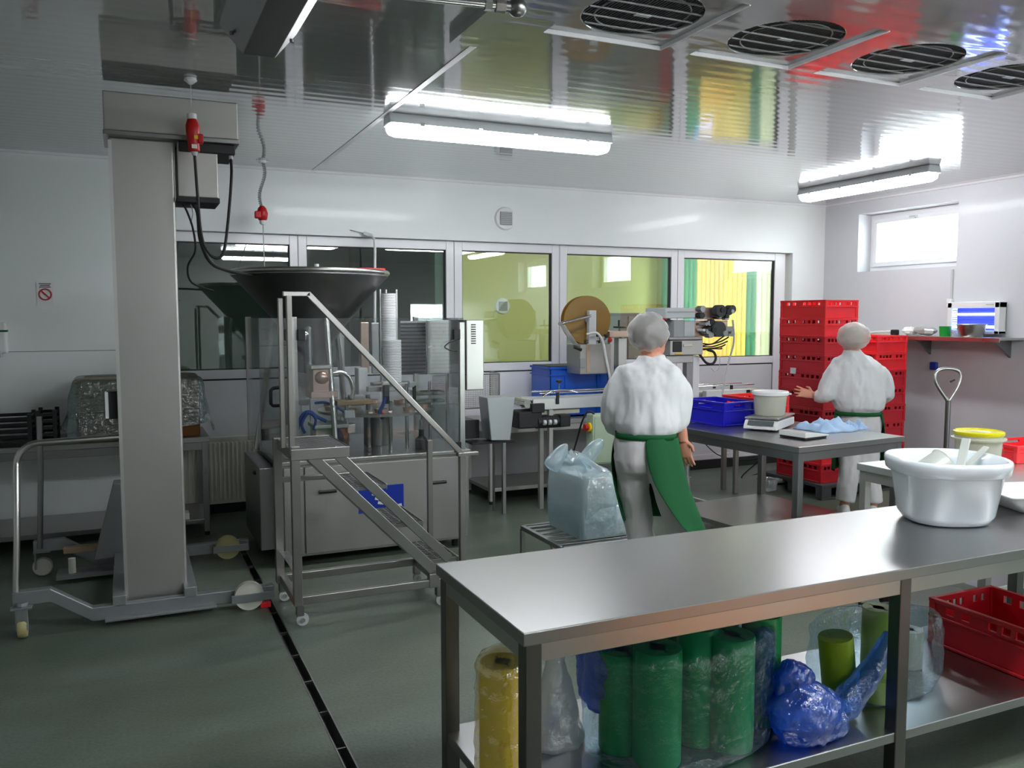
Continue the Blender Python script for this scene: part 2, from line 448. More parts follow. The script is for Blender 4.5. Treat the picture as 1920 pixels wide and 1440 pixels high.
# right wall with three high windows
WINS = [(5.9, 7.15), (2.4, 3.65), (-.7, .6)]
WZ0, WZ1 = 2.19, 2.825
w = MB(); XO = XR+.30
ys = sorted(WINS)
y = YF
for a, b in ys:
    w.box(XR, XO, y, a, -.1, ZC+.08); w.box(XR, XO, a, b, -.1, WZ0); w.box(XR, XO, a, b, WZ1, ZC+.08); y = b
w.box(XR, XO, y, YB, -.1, ZC+.08)
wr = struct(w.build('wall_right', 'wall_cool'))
struct(MB().box(XR-.012, XR, YF, YB, 0, .10).build('baseboard_right', 'skirting'))
MB().box(XR-.02, XR, YF, YB, ZC-.02, ZC).build('cove', 'pvc_white', wr)
for n, (a, b) in enumerate(WINS):
    fx0, fx1 = XR+.19, XR+.25
    m = MB(); t = .055
    m.box(fx0, fx1, a, b, WZ0, WZ0+t); m.box(fx0, fx1, a, b, WZ1-t, WZ1); m.box(fx0, fx1, a, a+t, WZ0+t, WZ1-t); m.box(fx0, fx1, b-t, b, WZ0+t, WZ1-t)
    fr = struct(m.build('window_%d' % (n+6), 'pvc_white', bev=.004))
    m = MB(); t2 = .05; a2, b2, z0, z1 = a+t, b-t, WZ0+t, WZ1-t; sx0, sx1 = XR+.165, XR+.22
    m.box(sx0, sx1, a2, b2, z0, z0+t2); m.box(sx0, sx1, a2, b2, z1-t2, z1); m.box(sx0, sx1, a2, a2+t2, z0+t2, z1-t2); m.box(sx0, sx1, b2-t2, b2, z0+t2, z1-t2)
    m.build('sash', 'pvc_white', fr, bev=.004)
    MB().box(sx0+.02, sx0+.028, a2+t2, b2-t2, z0+t2, z1-t2).build('pane', 'pane', fr)
    m = MB(); m.box(sx0-.02, sx0, (a+b)/2-.012, (a+b)/2+.012, z1-.045, z1-.01); m.box(sx0-.035, sx0-.02, (a+b)/2-.012, (a+b)/2+.07, z1-.03, z1-.012)
    m.build('window_handle', 'grey_plastic', fr, bev=.002)
    portal((XR+.29, (a+b)/2, (WZ0+WZ1)/2), (0, R(90), 0), WZ1-WZ0, b-a)
# left wall and the wall behind the camera
struct(MB().box(XL-.2, XL, YF-.2, YB+.2, -.1, ZC+.08).build('wall_left', 'wall_white'))
w = MB(); w.box(XL, 6.3, YF-.2, YF, -.1, ZC+.08); w.box(7.3, XR+.3, YF-.2, YF, -.1, ZC+.08); w.box(6.3, 7.3, YF-.2, YF, 2.08, ZC+.08)
struct(w.build('wall_front', 'wall_white'))
m = MB()
for (x0, x1, z0, z1) in ((6.3, 7.3, 2.0, 2.08), (6.3, 6.38, 0, 2.0), (7.22, 7.3, 0, 2.0), (6.38, 7.22, 0, .12)): m.box(x0, x1, YF-.14, YF-.07, z0, z1)
fr = struct(m.build('added_door_1', 'pvc_white', bev=.004))  # guessed glazed door behind the camera, added to let in frontal daylight
for x0, x1 in ((6.38, 7.22),): MB().box(x0, x1, YF-.11, YF-.102, .12, 2.0).build('pane', 'pane', fr)
MB().cyl((6.42, YF-.05, .9), (6.42, YF-.05, 1.15), .012, 10).build('door_handle', 'steel', fr)
portal((6.8, YF-.18, 1.05), (R(90), 0, 0), 1.0, 2.1)

# glazed partition: five units, each a frame, a pane and a lower panel
PY0, PY1 = 7.72, 7.79
gx = [(ony(a, 570, PY0).x, ony(b, 570, PY0).x) for a, b in ((300, 545), (577, 837), (867, 1035), (1063, 1258), (1282, 1452))]
ub = [OX0]+[(gx[i][1]+gx[i+1][0])/2 for i in range(4)]+[OX1-.04]
GZ0, GZ1 = 1.243, 2.333
for n in range(5):
    a, b = ub[n]+.002, ub[n+1]-.002; g0, g1 = max(gx[n][0], a+.06), gx[n][1]
    m = MB()
    m.box(a, g0, PY0, PY1, 0, OZ-.003); m.box(g1, b, PY0, PY1, 0, OZ-.003)
    m.box(g0, g1, PY0, PY1, GZ1, OZ-.003); m.box(g0, g1, PY0, PY1, 1.165, GZ0); m.box(g0, g1, PY0, PY1, 0, .16)
    fr = struct(m.build('window_%d' % (n+1), 'pvc_white', bev=.004))
    m = MB(); t = .008
    for (x0, x1, z0, z1) in ((g0, g1, GZ0, GZ0+t), (g0, g1, GZ1-t, GZ1), (g0, g0+t, GZ0, GZ1), (g1-t, g1, GZ0, GZ1), (g0, g1, 1.151, 1.165), (g0, g0+t, .16, 1.151), (g1-t, g1, .16, 1.151)):
        m.box(x0, x1, PY0+.014, PY1-.01, z0, z1)
    m.build('gasket', 'joint_dark', fr)
    MB().box(g0+t, g1-t, PY0+.03, PY0+.038, GZ0+t, GZ1-t).build('pane', 'pane', fr)
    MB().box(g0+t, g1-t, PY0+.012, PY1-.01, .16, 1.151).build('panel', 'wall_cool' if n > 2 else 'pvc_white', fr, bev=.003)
    m = MB(); m.box(a-.003, a+.003, PY0-.002, PY0, .08, OZ); m.build('frame_joint', 'grey_plastic', fr)
# ---- the rooms behind the glass
NX = 2.83; NB = 11.1
w = MB(); w.box(NX, XR+.3, NB, NB+.15, -.1, ZC)
struct(w.build('wall_neighbour', 'olive'))
w = MB(); w.box(NX-.10, NX, YB+.20, NB+.35, -.1, ZC); w.box(-2.6, NX-.1, NB+.2, NB+.35, -.1, ZC); w.box(-2.75, -2.6, YB+.25, NB+.35, -.1, ZC)
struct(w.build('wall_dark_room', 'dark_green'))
struct(MB().box(-2.75, XR+.3, YB+.25, NB+.35, -.1, 0).build('floor_neighbour', 'neighbour_floor_grey'))
struct(MB().box(-2.75, XR+.3, YB+.25, NB+.35, ZC, ZC+.08).build('ceiling_neighbour', 'wall_white'))
BY0, BY1, BZ0, BZ1 = 8.25, 10.75, .95, 2.72
w = MB(); w.box(XR, XO, YB+.25, BY0, -.1, ZC); w.box(XR, XO, BY1, NB+.15, -.1, ZC); w.box(XR, XO, BY0, BY1, -.1, BZ0); w.box(XR, XO, BY0, BY1, BZ1, ZC)
struct(w.build('wall_neighbour_right', 'olive'))
m = MB()
for (y0, y1, z0, z1) in ((BY0, BY1, BZ0, BZ0+.06), (BY0, BY1, BZ1-.06, BZ1), (BY0, BY0+.06, BZ0, BZ1), (BY1-.06, BY1, BZ0, BZ1), (9.47, 9.53, BZ0, BZ1)): m.box(XR+.15, XR+.21, y0, y1, z0, z1)
fr = struct(m.build('window_10', 'pvc_white', bev=.004))
MB().box(XR+.175, XR+.183, BY0+.06, BY1-.06, BZ0+.06, BZ1-.06).build('pane', 'pane', fr)
portal((XR+.29, (BY0+BY1)/2, (BZ0+BZ1)/2), (0, R(90), 0), BZ1-BZ0, BY1-BY0)
vb = thing('vertical_blind', 'yellow and green vertical slat blind glowing with daylight behind the partition', 'blind', (XR-.1, (BY0+BY1)/2, .9))
MB().box(XR-.13, XR-.07, BY0-.1, BY1+.1, 2.80, ZC).build('headrail', 'pvc_white', vb)
ny = 27; sw = (BY1-BY0+.1)/ny
for k in range(ny):
    yc = BY0-.05+sw*(k+.5)
    px = 'blind_white' if k < 5 else 'blind_green' if k in (5, 6) else 'blind_sunlit' if k < 11 else 'blind_yellow' if k < 18 else 'blind_green'
    a = R(18)
    M = Matrix.Translation((XR-.10, yc, 0)) @ Matrix.Rotation(a, 4, 'Z')
    s_ = MB(); s_.box(-.001, .001, -sw*.56, sw*.56, .92, 2.80, M); s_.build('slat', px, vb)

# ================================================================== CEILING THINGS
def fluo(label, c, along, L=1.58, group='fluorescent ceiling lamps', zc=ZC):
    t = thing('fluorescent_lamp', label, 'lamp', (c[0], c[1], zc-.135), 0 if along == 'x' else R(90), group)
    Ml = WM[t.name]
    P = lambda x, y, z: Ml @ Vector((x, y, z))
    prof_b = [(-.062, .135), (.062, .135), (.085, .07), (-.085, .07)]
    m = MB(); m.prism(prof_b, lambda u, v: P(-L/2, u, v), lambda u, v: P(L/2, u, v)); m.build('housing', 'lamp_body', t, bev=.006)
    prof = [(.082, .07), (.080, .045), (.066, .018), (.036, .003), (-.036, .003), (-.066, .018), (-.080, .045), (-.082, .07)]
    rings = []
    for x, k in ((-L/2+.005, .55), (-L/2+.02, .85), (-L/2+.06, 1.), (L/2-.06, 1.), (L/2-.02, .85), (L/2-.005, .55)):
        rings.append([P(x, u*k, .07-(.07-v)*k) for u, v in prof])
    MB().loft(rings).build('diffuser', 'lamp_on', t, smooth=50)
    for x in (-.6, -.2, .2, .6):
        for s_ in (-1, 1):
            MB().cbox(P(x, s_*.084, .072), (.03, .008, .022), 0 if along == 'x' else R(90)).build('clip', 'chrome', t)
    return t
fluo('lit fluorescent ceiling lamp above the conveyor, the longest in view', (2.36, 5.36), 'x', 1.62)
fluo('lit fluorescent ceiling lamp close to the right wall and its small window', (6.30, 6.0), 'y', 1.55)
fluo('lit fluorescent ceiling lamp behind the camera near the right wall', (6.4, .1), 'y', 1.58)
fluo('lit fluorescent ceiling lamp behind the camera along the rear wall', (2.6, -2.7), 'x', 1.62)

fluo('added unseen fill lamp nearest the fan units over the packing table', (2.4, 1.72), 'x', 1.58, zc=SZ)  # this lamp and the next three are added out of view for frontal light
fluo('added unseen fill lamp one row behind the fan units', (2.4, 1.35), 'x', 1.58, zc=SZ)
fluo('added unseen fill lamp over the right end of the packing table', (4.75, 1.6), 'x', 1.58, zc=SZ)
fluo('added unseen fill lamp farther back over the right end of packing table', (5.7, .9), 'y', 1.58)
fluo('added unseen fill lamp in the olive room behind the glass', (4.6, 9.1), 'x', 1.58)  # added out of sight to brighten the olive room
def fan_unit(x0, x1, label):
    y0, y1 = FY0+.004, FY1-.004; x0 += .004; x1 -= .004; cx, cy_ = (x0+x1)/2, (y0+y1)/2; zb = SZ+.016
    t = thing('ceiling_fan_unit', label, 'fan', (cx, cy_, zb), 0, 'square ceiling fan units')
    m = MB()
    # square plate with a round hole
    n = 40; r = .255; hx, hy = (x1-x0)/2, (y1-y0)/2
    inner = [(r*math.cos(2*math.pi*k/n), r*math.sin(2*math.pi*k/n)) for k in range(n)]
    outer = []
    for (u, v) in inner:
        k = 1/max(abs(u)/hx, abs(v)/hy); outer.append((u*k, v*k))
    vs = []; fs = []
    for z in (zb, zb+.012):
        vs += [Vector((cx+u, cy_+v, z)) for u, v in inner]+[Vector((cx+u, cy_+v, z)) for u, v in outer]
    for k in range(n):
        j = (k+1) % n
        fs += [(k, j, n+j, n+k), (2*n+k, 3*n+k, 3*n+j, 2*n+j), (n+k, n+j, 3*n+j, 3*n+k), (k, 2*n+k, 2*n+j, j)]
    m.add(vs, fs); m.build('plate', 'ceiling_gloss', t, bev=.003)
    m = MB(); m.cyl((cx, cy_, zb+.016), (cx, cy_, zb+.022), r-.004, 32); m.build('fan_recess', 'fan_dark', t)
    m = MB()
    for k in range(34):
        u = -r+.012+k*(2*r-.024)/33
        hw = math.sqrt(max(1e-4, (r-.004)**2-u*u))
        m.bar((cx+u, cy_-hw, zb+.012), (cx+u, cy_+hw, zb+.012), .0045)
    m.build('wire_mesh', 'zinc_grid', t)
    for k in range(5):
        v = -.18+k*.09; hw = math.sqrt(r*r-v*v)-.004
        MB().bar((cx-hw, cy_+v, zb+.004), (cx+hw, cy_+v, zb+.004), .007, .006).build('guard_bar', 'paint_grey', t)
    MB().tube([(cx+.2*math.cos(a*R(12)), cy_+.2*math.sin(a*R(12)), zb+.007) for a in range(30)], .0035, 6, True).build('guard_ring', 'paint_grey', t)
    MB().cbox((cx, cy_, zb-.001), (.075, .022, .004)).build('badge', 'grey_plastic', t)
    return t
m = MB()
for a, b in FANS:
    for (u0, u1, v0, v1) in ((a, b, FY1-.006, FY1), (b-.006, b, FY0, FY1-.006)): m.box(u0, u1, v0, v1, SZ-.003, SZ+.016)
m.build('recess_lip', 'pvc_white', ceil)
for i, (x0, x1) in enumerate(FANS):
    fan_unit(x0, x1, ('leftmost of four square ceiling fan units', 'second from the left of four square ceiling fan units', 'third from the left of four square ceiling fan units', 'rightmost of four square ceiling fan units, nearest the right wall')[i])
# trapezoid channel hanging top left
t = thing('ceiling_channel', 'dark hanging metal channel with slanted sides at the top left', 'channel', (.5, 2.4, 2.7))
a, b, c_ = onz(413, 47, 2.80), onz(455, 103, 2.70), onz(516, 108, 2.70)
yb = (b.y+c_.y)/2; y_end = .3
prof = [(b.x, 2.70), (c_.x, 2.70), (c_.x+.085, 2.80), (c_.x+.085, 2.83), (b.x-.085, 2.83), (b.x-.085, 2.80)]
MB().prism(prof, lambda u, v: Vector((u, y_end, v)), lambda u, v: Vector((u, yb, v))).build('channel_body', 'steel_dark', t, bev=.003)
for yy in (yb-.25, 1.2):
    for xx in (b.x, c_.x): MB().cyl((xx, yy, 2.82), (xx, yy, ZC), .006, 8).build('hanger_rod', 'steel_sat', t)
for xx in (b.x-.05, c_.x+.05): MB().cyl((xx, yb-.09, 2.74), (xx, yb-.09, 2.752), .008, 10).build('screw', 'steel_dark', t)
# compressed-air pipe stub with fittings
p0, p1 = onz(700, -14, 2.80), onz(985, 16, 2.80)
t = thing('air_pipe', 'chrome pipe end with hexagonal fittings hanging under the ceiling', 'pipe', p1)
dv = (p1-p0).normalized()
P = lambda s_: p1-dv*s_
MB().cyl(P(1.2), P(.09), .013, 14).build('tube', 'chrome', t, smooth=40)
MB().cyl(P(.15), P(.125), .022, 6).build('hex_nut', 'chrome', t)
MB().cyl(P(.11), P(.075), .024, 6).build('hex_nut', 'steel_sat', t)
MB().cyl(P(.075), P(.03), .019, 14).build('sleeve', 'steel_dark', t, smooth=40)
MB().ell(P(.03), (.034, .034, .034)).build('end_cap', 'steel_dark', t, smooth=60)
MB().cyl(P(.9), P(.9)+Vector((0, 0, .18)), .006, 8).build('hanger_rod', 'steel_sat', t)
MB().cyl(P(.2), P(.2)+Vector((0, 0, .18)), .006, 8).build('hanger_rod', 'steel_sat', t)

# ================================================================== WALL THINGS
def round_vent(px, py, Y, r, label):
    c = ony(px, py, Y)
    t = thing('round_vent', label, 'vent', (c.x, Y, c.z-r))
    M = Matrix.Translation((c.x, Y, c.z)) @ Matrix.Rotation(R(90), 4, 'X')
    MB().lathe([(r*.55, .0), (r*1.0, .0), (r*1.0, .008), (r*.90, .022), (r*.62, .026), (r*.55, .02)], (0, 0, 0), 36, M=M).build('ring', 'pvc_white', t, smooth=35)
    q = r*.56
    MB().box(c.x-q, c.x+q, Y-.034, Y-.024, c.z-q, c.z+q).build('filter_square', 'grey_plastic' if r < .11 else 'paint_grey', t, bev=.002)
    m = MB()
    for k in range(7): m.box(c.x-q+.006, c.x+q-.006, Y-.037, Y-.034, c.z-q+.012+k*q*.28, c.z-q+.017+k*q*.28)
    m.build('grille_slat', 'grey_plastic', t)
    return t
round_vent(947, 410, YB, .112, 'round white vent with a grey square centre above the partition')
round_vent(942, 574, NB, .115, 'round white vent on the olive wall seen through the glass')
# no smoking sign
c = ony(85, 552, YB)
t = thing('no_smoking_sign', 'small white no smoking sign on the left wall', 'sign', (c.x, YB, c.z-.09))
MB().box(c.x-.06, c.x+.06, YB-.004, YB, c.z-.085, c.z+.10).build('plate', 'paper', t)
MB().tube([(c.x+.042*math.cos(R(a)), YB-.006, c.z+.042*math.sin(R(a))) for a in range(0, 360, 15)], .006, 6, True).build('ring', 'sign_red', t)
MB().bar((c.x-.030, YB-.006, c.z+.030), (c.x+.030, YB-.006, c.z-.030), .011, .004, up=(0, 1, 0)).build('slash', 'sign_red', t)
for k, (wd_, zz) in enumerate(((.042, .083), (.034, .070), (.040, .057))): MB().box(c.x-wd_, c.x+wd_, YB-.006, YB-.003, c.z+zz-.003, c.z+zz+.003).build('text_line', 'black', t)
# soap dispenser
c0, c1 = ony(12, 604, YB), ony(12, 662, YB)
t = thing('soap_dispenser', 'white wall soap dispenser with a green band at the left edge', 'dispenser', (c0.x-.05, YB, c1.z))
w_ = .13; x1 = c0.x+.008
MB().box(x1-w_, x1, YB-.10, YB, c1.z, c0.z).build('housing', 'white_plastic', t, bev=.018, seg=3)
MB().box(x1-w_-.001, x1+.001, YB-.101, YB, c0.z-.075, c0.z-.06).build('band', 'green_cloth', t)
MB().box(x1-w_*.7, x1-w_*.3, YB-.11, YB-.02, c1.z-.03, c1.z+.02).build('lever', 'grey_plastic', t, bev=.005)
# radiator
a, b = ony(390, 826, 7.6), ony(500, 826, 7.6)
t = thing('radiator', 'white ribbed panel radiator beneath the dark window', 'radiator', ((a.x+b.x)/2, 7.6, .08))
rx0, rx1 = a.x-.25, b.x+.12
MB().box(rx0, rx1, 7.60, 7.66, .10, .66).build('panel_body', 'cream', t, bev=.006)
nn = int((rx1-rx0)/.035)
for k in range(nn):
    x = rx0+.02+k*(rx1-rx0-.04)/(nn-1); MB().box(x-.009, x+.009, 7.588, 7.602, .13, .63).build('rib', 'cream', t, bev=.004, seg=1)
MB().box(rx0-.004, rx1+.004, 7.59, 7.67, .655, .675).build('top_grille', 'cream', t)
m = MB(); m.box(rx0+.05, rx0+.09, 7.6, 7.69, .0, .12); m.box(rx1-.09, rx1-.05, 7.6, 7.69, .0, .12); m.build('foot', 'grey_plastic', t)
# conduit on the right wall and insect killer
c0, c1 = onx(1787, 505, XR), onx(1787, 606, XR)
t = thing('wall_conduit', 'thin grey cable conduit running down from the window on right wall', 'conduit', (XR, c0.y, c1.z))
MB().box(XR-.018, XR, c0.y-.012, c0.y+.012, c1.z, c0.z).build('trunking', 'grey_plastic', t, bev=.003)
MB().box(XR-.04, XR, c0.y-.025, c0.y+.03, c1.z+.16, c1.z+.24).build('switch_box', 'white_plastic', t, bev=.004)
ya, yb_ = 5.90, 5.35
t = thing('insect_killer', 'white wall insect killer lamp glowing blue above the shelf', 'insect killer', (XR, 5.62, 1.53))
kx = XR-.10; y1_, y0_ = ya, yb_
m = MB(); m.box(XR-.015, XR, y0_, y1_, 1.53, 1.83); m.box(kx, XR, y0_, y0_+.05, 1.53, 1.83); m.box(kx, XR, y1_-.05, y1_, 1.53, 1.83); m.box(kx, XR, y0_, y1_, 1.775, 1.835); m.box(kx, XR, y0_, y1_, 1.53, 1.56)
m.build('housing', 'white_plastic', t, bev=.005)
MB().box(kx-.002, kx+.002, y0_+.06, y0_+.14, 1.80, 1.812).build('nameplate', 'grey_plastic', t)
for k in range(9):
    z = 1.575+k*.022; MB().cyl((kx+.012, y0_+.05, z), (kx+.012, y1_-.05, z), .0025, 6).build('grid_wire', 'uv_grid', t)
MB().box(XR-.02, XR-.015, y0_+.05, y1_-.05, 1.56, 1.775).build('reflector', 'uv_grid', t)
for z in (1.715, 1.595): MB().cyl((kx+.035, y0_+.06, z), (kx+.035, y1_-.06, z), .011, 12).build('tube', 'uv_tube', t, smooth=60)
# ================================================================== LIFTER (left)
t = thing('column_lifter', 'tall grey steel column lifter on a wheeled base at the left', 'lifter', (.1, 5.6, 0))
MB().box(-.055, .275, 5.20, 5.52, .085, 2.68).build('column', 'steel_sat', t, bev=.012)
MB().box(-.058, -.040, 5.194, 5.20, .09, 2.66).build('column_edge', 'alu', t)
m = MB(); m.box(-.075, .615, 5.13, 5.54, 2.70, 2.905); hd = m.build('head_box', 'steel_sat', t, bev=.006)
MB().box(-.08, .62, 5.125, 5.545, 2.675, 2.70).build('head_tray', 'steel_dark', t, bev=.003)
MB().box(.30, .60, 5.16, 5.5, 2.62, 2.676).build('drive_cover', 'black', t, bev=.006)
MB().box(.29, .505, 5.18, 5.46, 2.372, 2.676).build('motor_box', 'steel_sat', t, bev=.006)
MB().box(.285, .51, 5.17, 5.465, 2.345, 2.372).build('motor_box_tray', 'black', t)
MB().cyl((.58, 5.2, 2.60), (.58, 5.2, 2.63), .012, 10).build('cable_gland', 'grey_plastic', t)
MB().box(-.115, -.055, 5.24, 5.36, 1.13, 1.285).build('limit_switch', 'black', t, bev=.004)
MB().box(-.122, -.105, 5.235, 5.30, 1.135, 1.283).build('limit_switch_plate', 'white_plastic', t)
# base rails (front and rear), bent upward to the swivel casters
def rail(Y, name):
    P = [(-.60, .20), (-.42, .20), (-.22, .065), (.75, .065)]
    m = MB()
    top = [(x, z+.045) for x, z in P]; bot = [(x, z-.03) for x, z in P]
    m.prism(top+bot[::-1], lambda u, v: Vector((u, Y-.03, v)), lambda u, v: Vector((u, Y+.03, v)))
    return m.build(name, 'galv', t, bev=.004)
rail(5.13, 'base_rail'); rail(6.27, 'base_rail')
MB().box(-.16, .42, 5.06, 5.20, .03, .045).build('foot_plate', 'galv', t, bev=.003)
m = MB(); m.box(-.12, -.05, 5.1, 6.3, .10, .16); m.box(.25, .32, 5.1, 6.3, .10, .16); m.build('cross_beam', 'galv', t, bev=.004)
def pcaster(Y):
    k = thing_part = MB(); k.box(-.605, -.505, Y-.05, Y+.05, .160, .172); k.cyl((-.555, Y, .172), (-.555, Y, .19), .03, 12)
    k.box(-.60, -.588, Y-.04, Y+.04, .05, .165) if Y > 6 else k.box(-.585, -.525, Y-.045, Y-.038, .05, .165)
    fk = k.build('caster_fork', 'galv', t, bev=.002)
    M = Matrix.Translation((-.555, Y, .06)) @ Matrix.Rotation(R(90), 4, 'X' if Y > 6 else 'Y')
    MB().lathe([(.02, -.02), (.055, -.022), (.06, -.012), (.06, .012), (.055, .022), (.02, .02)], (0, 0, 0), 22, M=M).build('caster_wheel', 'nylon' if Y > 6 else 'nylon_yellow', fk, smooth=40)
pcaster(5.10); pcaster(6.30)
for Y, mm in ((5.10, 'nylon'), (6.25, 'nylon_yellow')):
    M = Matrix.Translation((.60, Y-.045, .082)) @ Matrix.Rotation(R(90), 4, 'X')
    o = MB().lathe([(.012, -.02), (.05, -.02), (.055, -.012), (.07, -.012), (.082, -.02), (.082, .02), (.07, .014), (.05, .016), (.012, .02)], (0, 0, 0), 30, M=M).build('load_wheel', mm, t, smooth=40)
    MB().box(.50, .74, Y-.072, Y-.066, .05, .098).build('wheel_fork', 'galv', o, bev=.002)
MB().box(.66, .72, 5.04, 5.08, 0, .03).build('brake_wedge', 'red_plastic', t, bev=.004)
# push handle
h = [(-.585, 5.12, .2), (-.57, 5.15, .5), (-.56, 5.19, .90)]+arc((-.445, 5.2, .91), .115, 180, 92, 8)+[(-.2, 5.21, 1.028), (-.055, 5.22, 1.03)]
MB().tube(h, .017, 12).build('push_handle', 'steel', t, smooth=50)
MB().tube([(-.56, 6.22, .2), (-.535, 6.22, .7), (-.53, 6.22, 1.06)], .017, 12).build('rear_handle', 'steel_dark', t, smooth=50)
# rear chassis seen between column and rail
MB().prism([(-.24, .13), (.0, .13), (.0, .62), (-.11, .62)], lambda u, v: Vector((u, 6.05, v)), lambda u, v: Vector((u, 6.20, v))).build('gusset', 'paint_grey', t, bev=.006)
MB().box(-.46, .3, 6.02, 6.2, .03, .055).build('floor_plate', 'galv', t)
MB().cyl((-.37, 6.08, .05), (-.37, 6.08, .15), .022, 14).build('guide_roller', 'nylon', t, smooth=50)
MB().box(-.42, .1, 6.12, 6.18, .17, .21).build('link_bar', 'rust_tan', t, bev=.004)
MB().box(.29, .36, 6.3, 6.4, .28, .33).build('sensor_block', 'cream', t, bev=.004)
# hanging cables of the lifter
c1 = lambda x, y, Y=5.0: ony(x, y, Y)
MB().tube(spline([c1(365, 292), c1(370, 360), c1(376, 430), c1(386, 466), c1(405, 484), c1(420, 470), c1(429, 400), c1(434, 330), (.58, 5.2, 2.60)]), .008, 8).build('power_cable', 'rubber', t, smooth=60)
MB().tube(spline([(.37, 5.25, 2.35), c1(371, 400, 5.25), c1(376, 450, 5.25), c1(395, 492, 5.4), c1(430, 508, 5.8), (.78, 6.0, 1.98)]), .011, 8).build('motor_cable', 'rubber', t, smooth=60)
MB().tube(spline([(.32, 5.3, 2.35), c1(352, 400, 5.3), c1(362, 430, 5.3), c1(366, 470, 5.4), c1(352, 500, 5.5), c1(360, 530, 5.7), c1(400, 545, 5.9)]), .006, 8).build('sensor_cable', 'rubber', t, smooth=60)
MB().tube(spline([(.36, 5.3, 2.35), c1(362, 400, 5.3), c1(357, 420, 5.3)]), .004, 6).build('sensor_cable', 'grey_plastic', t, smooth=60)
# ---- red power connector above the lifter
a = c1(359, 213); b = c1(365, 292)
t = thing('power_plug', 'large red power connector hanging in front of the lifter head', 'plug', b)
U = (a-b).normalized()
Q = lambda s_: b+U*s_
L = (a-b).length
ce = onz(365, 160, ZC); ce = Vector((a.x, a.y, ZC))
MB().tube([Q(.0), Q(.02)], [.012, .018], 12).build('cable_gland', 'grey_plastic', t, smooth=50)
MB().tube([Q(.02), Q(.025), Q(L*.30), Q(L*.55), Q(L*.72), Q(L*.86)], [.024, .03, .03, .036, .036, .024], 18).build('shell', 'red_plug', t, smooth=45)
MB().tube([Q(L*.86), Q(L*.87), Q(L*.99), Q(L)], [.022, .026, .026, .02], 18).build('collar', 'white_plastic', t, smooth=40)
MB().cbox(Q(L*.40)+Vector((.035, -.01, 0)), (.03, .04, .05)).build('latch', 'red_plug', t, bev=.006)
MB().cbox(Q(L*.42)+Vector((.012, -.034, 0)), (.02, .003, .02)).build('sticker', 'yellow_sticker', t)
MB().cbox(Q(L*.2)+Vector((0, -.031, 0)), (.028, .003, .022)).build('sticker', 'paper', t)
MB().cyl(a, ce, .004, 8).build('suspension_cord', 'clear_box', t)
MB().lathe([(.03, 0), (.035, -.012), (.012, -.03)], ce, 16).build('ceiling_rose', 'white_plastic', t, smooth=50)
# ---- second red connector on a coiled cord by the partition
ct = onz(492, 301, ZC); Yp = ct.y
a, b = ony(491, 386, Yp), ony(493, 418, Yp)
t = thing('power_plug', 'small red power connector on a coiled cord near the partition', 'plug', b)
U = (a-b); 
Q = lambda s_: b+U*s_
MB().tube([Q(0), Q(.12), Q(.2), Q(.55), Q(.85), Q(1.)], [.014, .022, .036, .046, .034, .016], 16).build('shell', 'red_plug', t, smooth=45)
MB().cbox(Q(.45)+Vector((-.04, -.02, 0)), (.05, .05, .06)).build('cap', 'red_plug', t, bev=.01)
MB().tube([Q(.14), Q(.0), Q(-.1)], [.028, .028, .018], 14).build('collar', 'white_plastic', t, smooth=40)
pts = []
for k in range(150):
    s_ = k/149; p = ct.lerp(a, s_); r_ = .012
    pts.append(p+Vector((r_*math.cos(k*1.05)+.02*math.sin(s_*6), r_*math.sin(k*1.05), 0)))
MB().tube(pts, .0045, 5).build('coiled_cord', 'paint_grey', t, smooth=60)
m = MB(); m.cyl(ct, ct-Vector((0, 0, .02)), .03, 12); m.cyl(ct+Vector((-.05, 0, -.006)), ct+Vector((.05, 0, -.006)), .006, 6); m.build('ceiling_hook', 'white_plastic', t)
MB().cyl(Q(-.1), ony(496, 505, Yp-.6), .004, 6).build('lead', 'grey_plastic', t)

# ================================================================== WALL TABLE (left)
def steel_table(name, label, x0, x1, y0, y1, zt, shelf_z=None, legs=None, rz=0, w=.045, apron=.06, mtop='steel_top', group=None, lip=.04, shelf_in=.0, feet=True, leg=None, body='steel'):
    cx, cy_ = (x0+x1)/2, (y0+y1)/2
    t = thing(name, label, 'table', (cx, cy_, 0), rz, group)
    hx, hy = (x1-x0)/2, (y1-y0)/2
    B = lambda mb, nm, mm, par=t, bev=.003: mb.build(nm, mm, par, bev=bev, world=False)
    B(MB().box(-hx, hx, -hy, hy, zt-lip, zt), 'tabletop', mtop)
    i = .012
    m = MB(); ap0, ap1 = zt-lip-apron, zt-lip; i = .015
    m.box(-hx+i, hx-i, -hy+i, -hy+i+.02, ap0, ap1); m.box(-hx+i, hx-i, hy-i-.02, hy-i, ap0, ap1)
    m.box(-hx+i, -hx+i+.02, -hy+i, hy-i, ap0, ap1); m.box(hx-i-.02, hx-i, -hy+i, hy-i, ap0, ap1)
    B(m, 'apron', body, bev=.002); i = .012
    for lx in (legs or (-hx+i+w/2, hx-i-w/2)):
        for ly in (-hy+i+w/2, hy-i-w/2):
            lg = B(MB().box(lx-w/2, lx+w/2, ly-w/2, ly+w/2, .03, zt-lip), 'leg', leg or body)
            if feet: MB().cyl((lx, ly, 0), (lx, ly, .03), w*.42, 12).build('foot', 'black', lg, world=False)
    if shelf_z is not None:
        B(MB().box(-hx+.017, hx-.017, -hy+.017+shelf_in, hy-.017, shelf_z-.035, shelf_z), 'undershelf', mtop)
    return t
steel_table('wall_table', 'long steel wall table with undershelf at the far left', -2.0, .56, 6.93, 7.60, .775, .13, body='steel_dark')
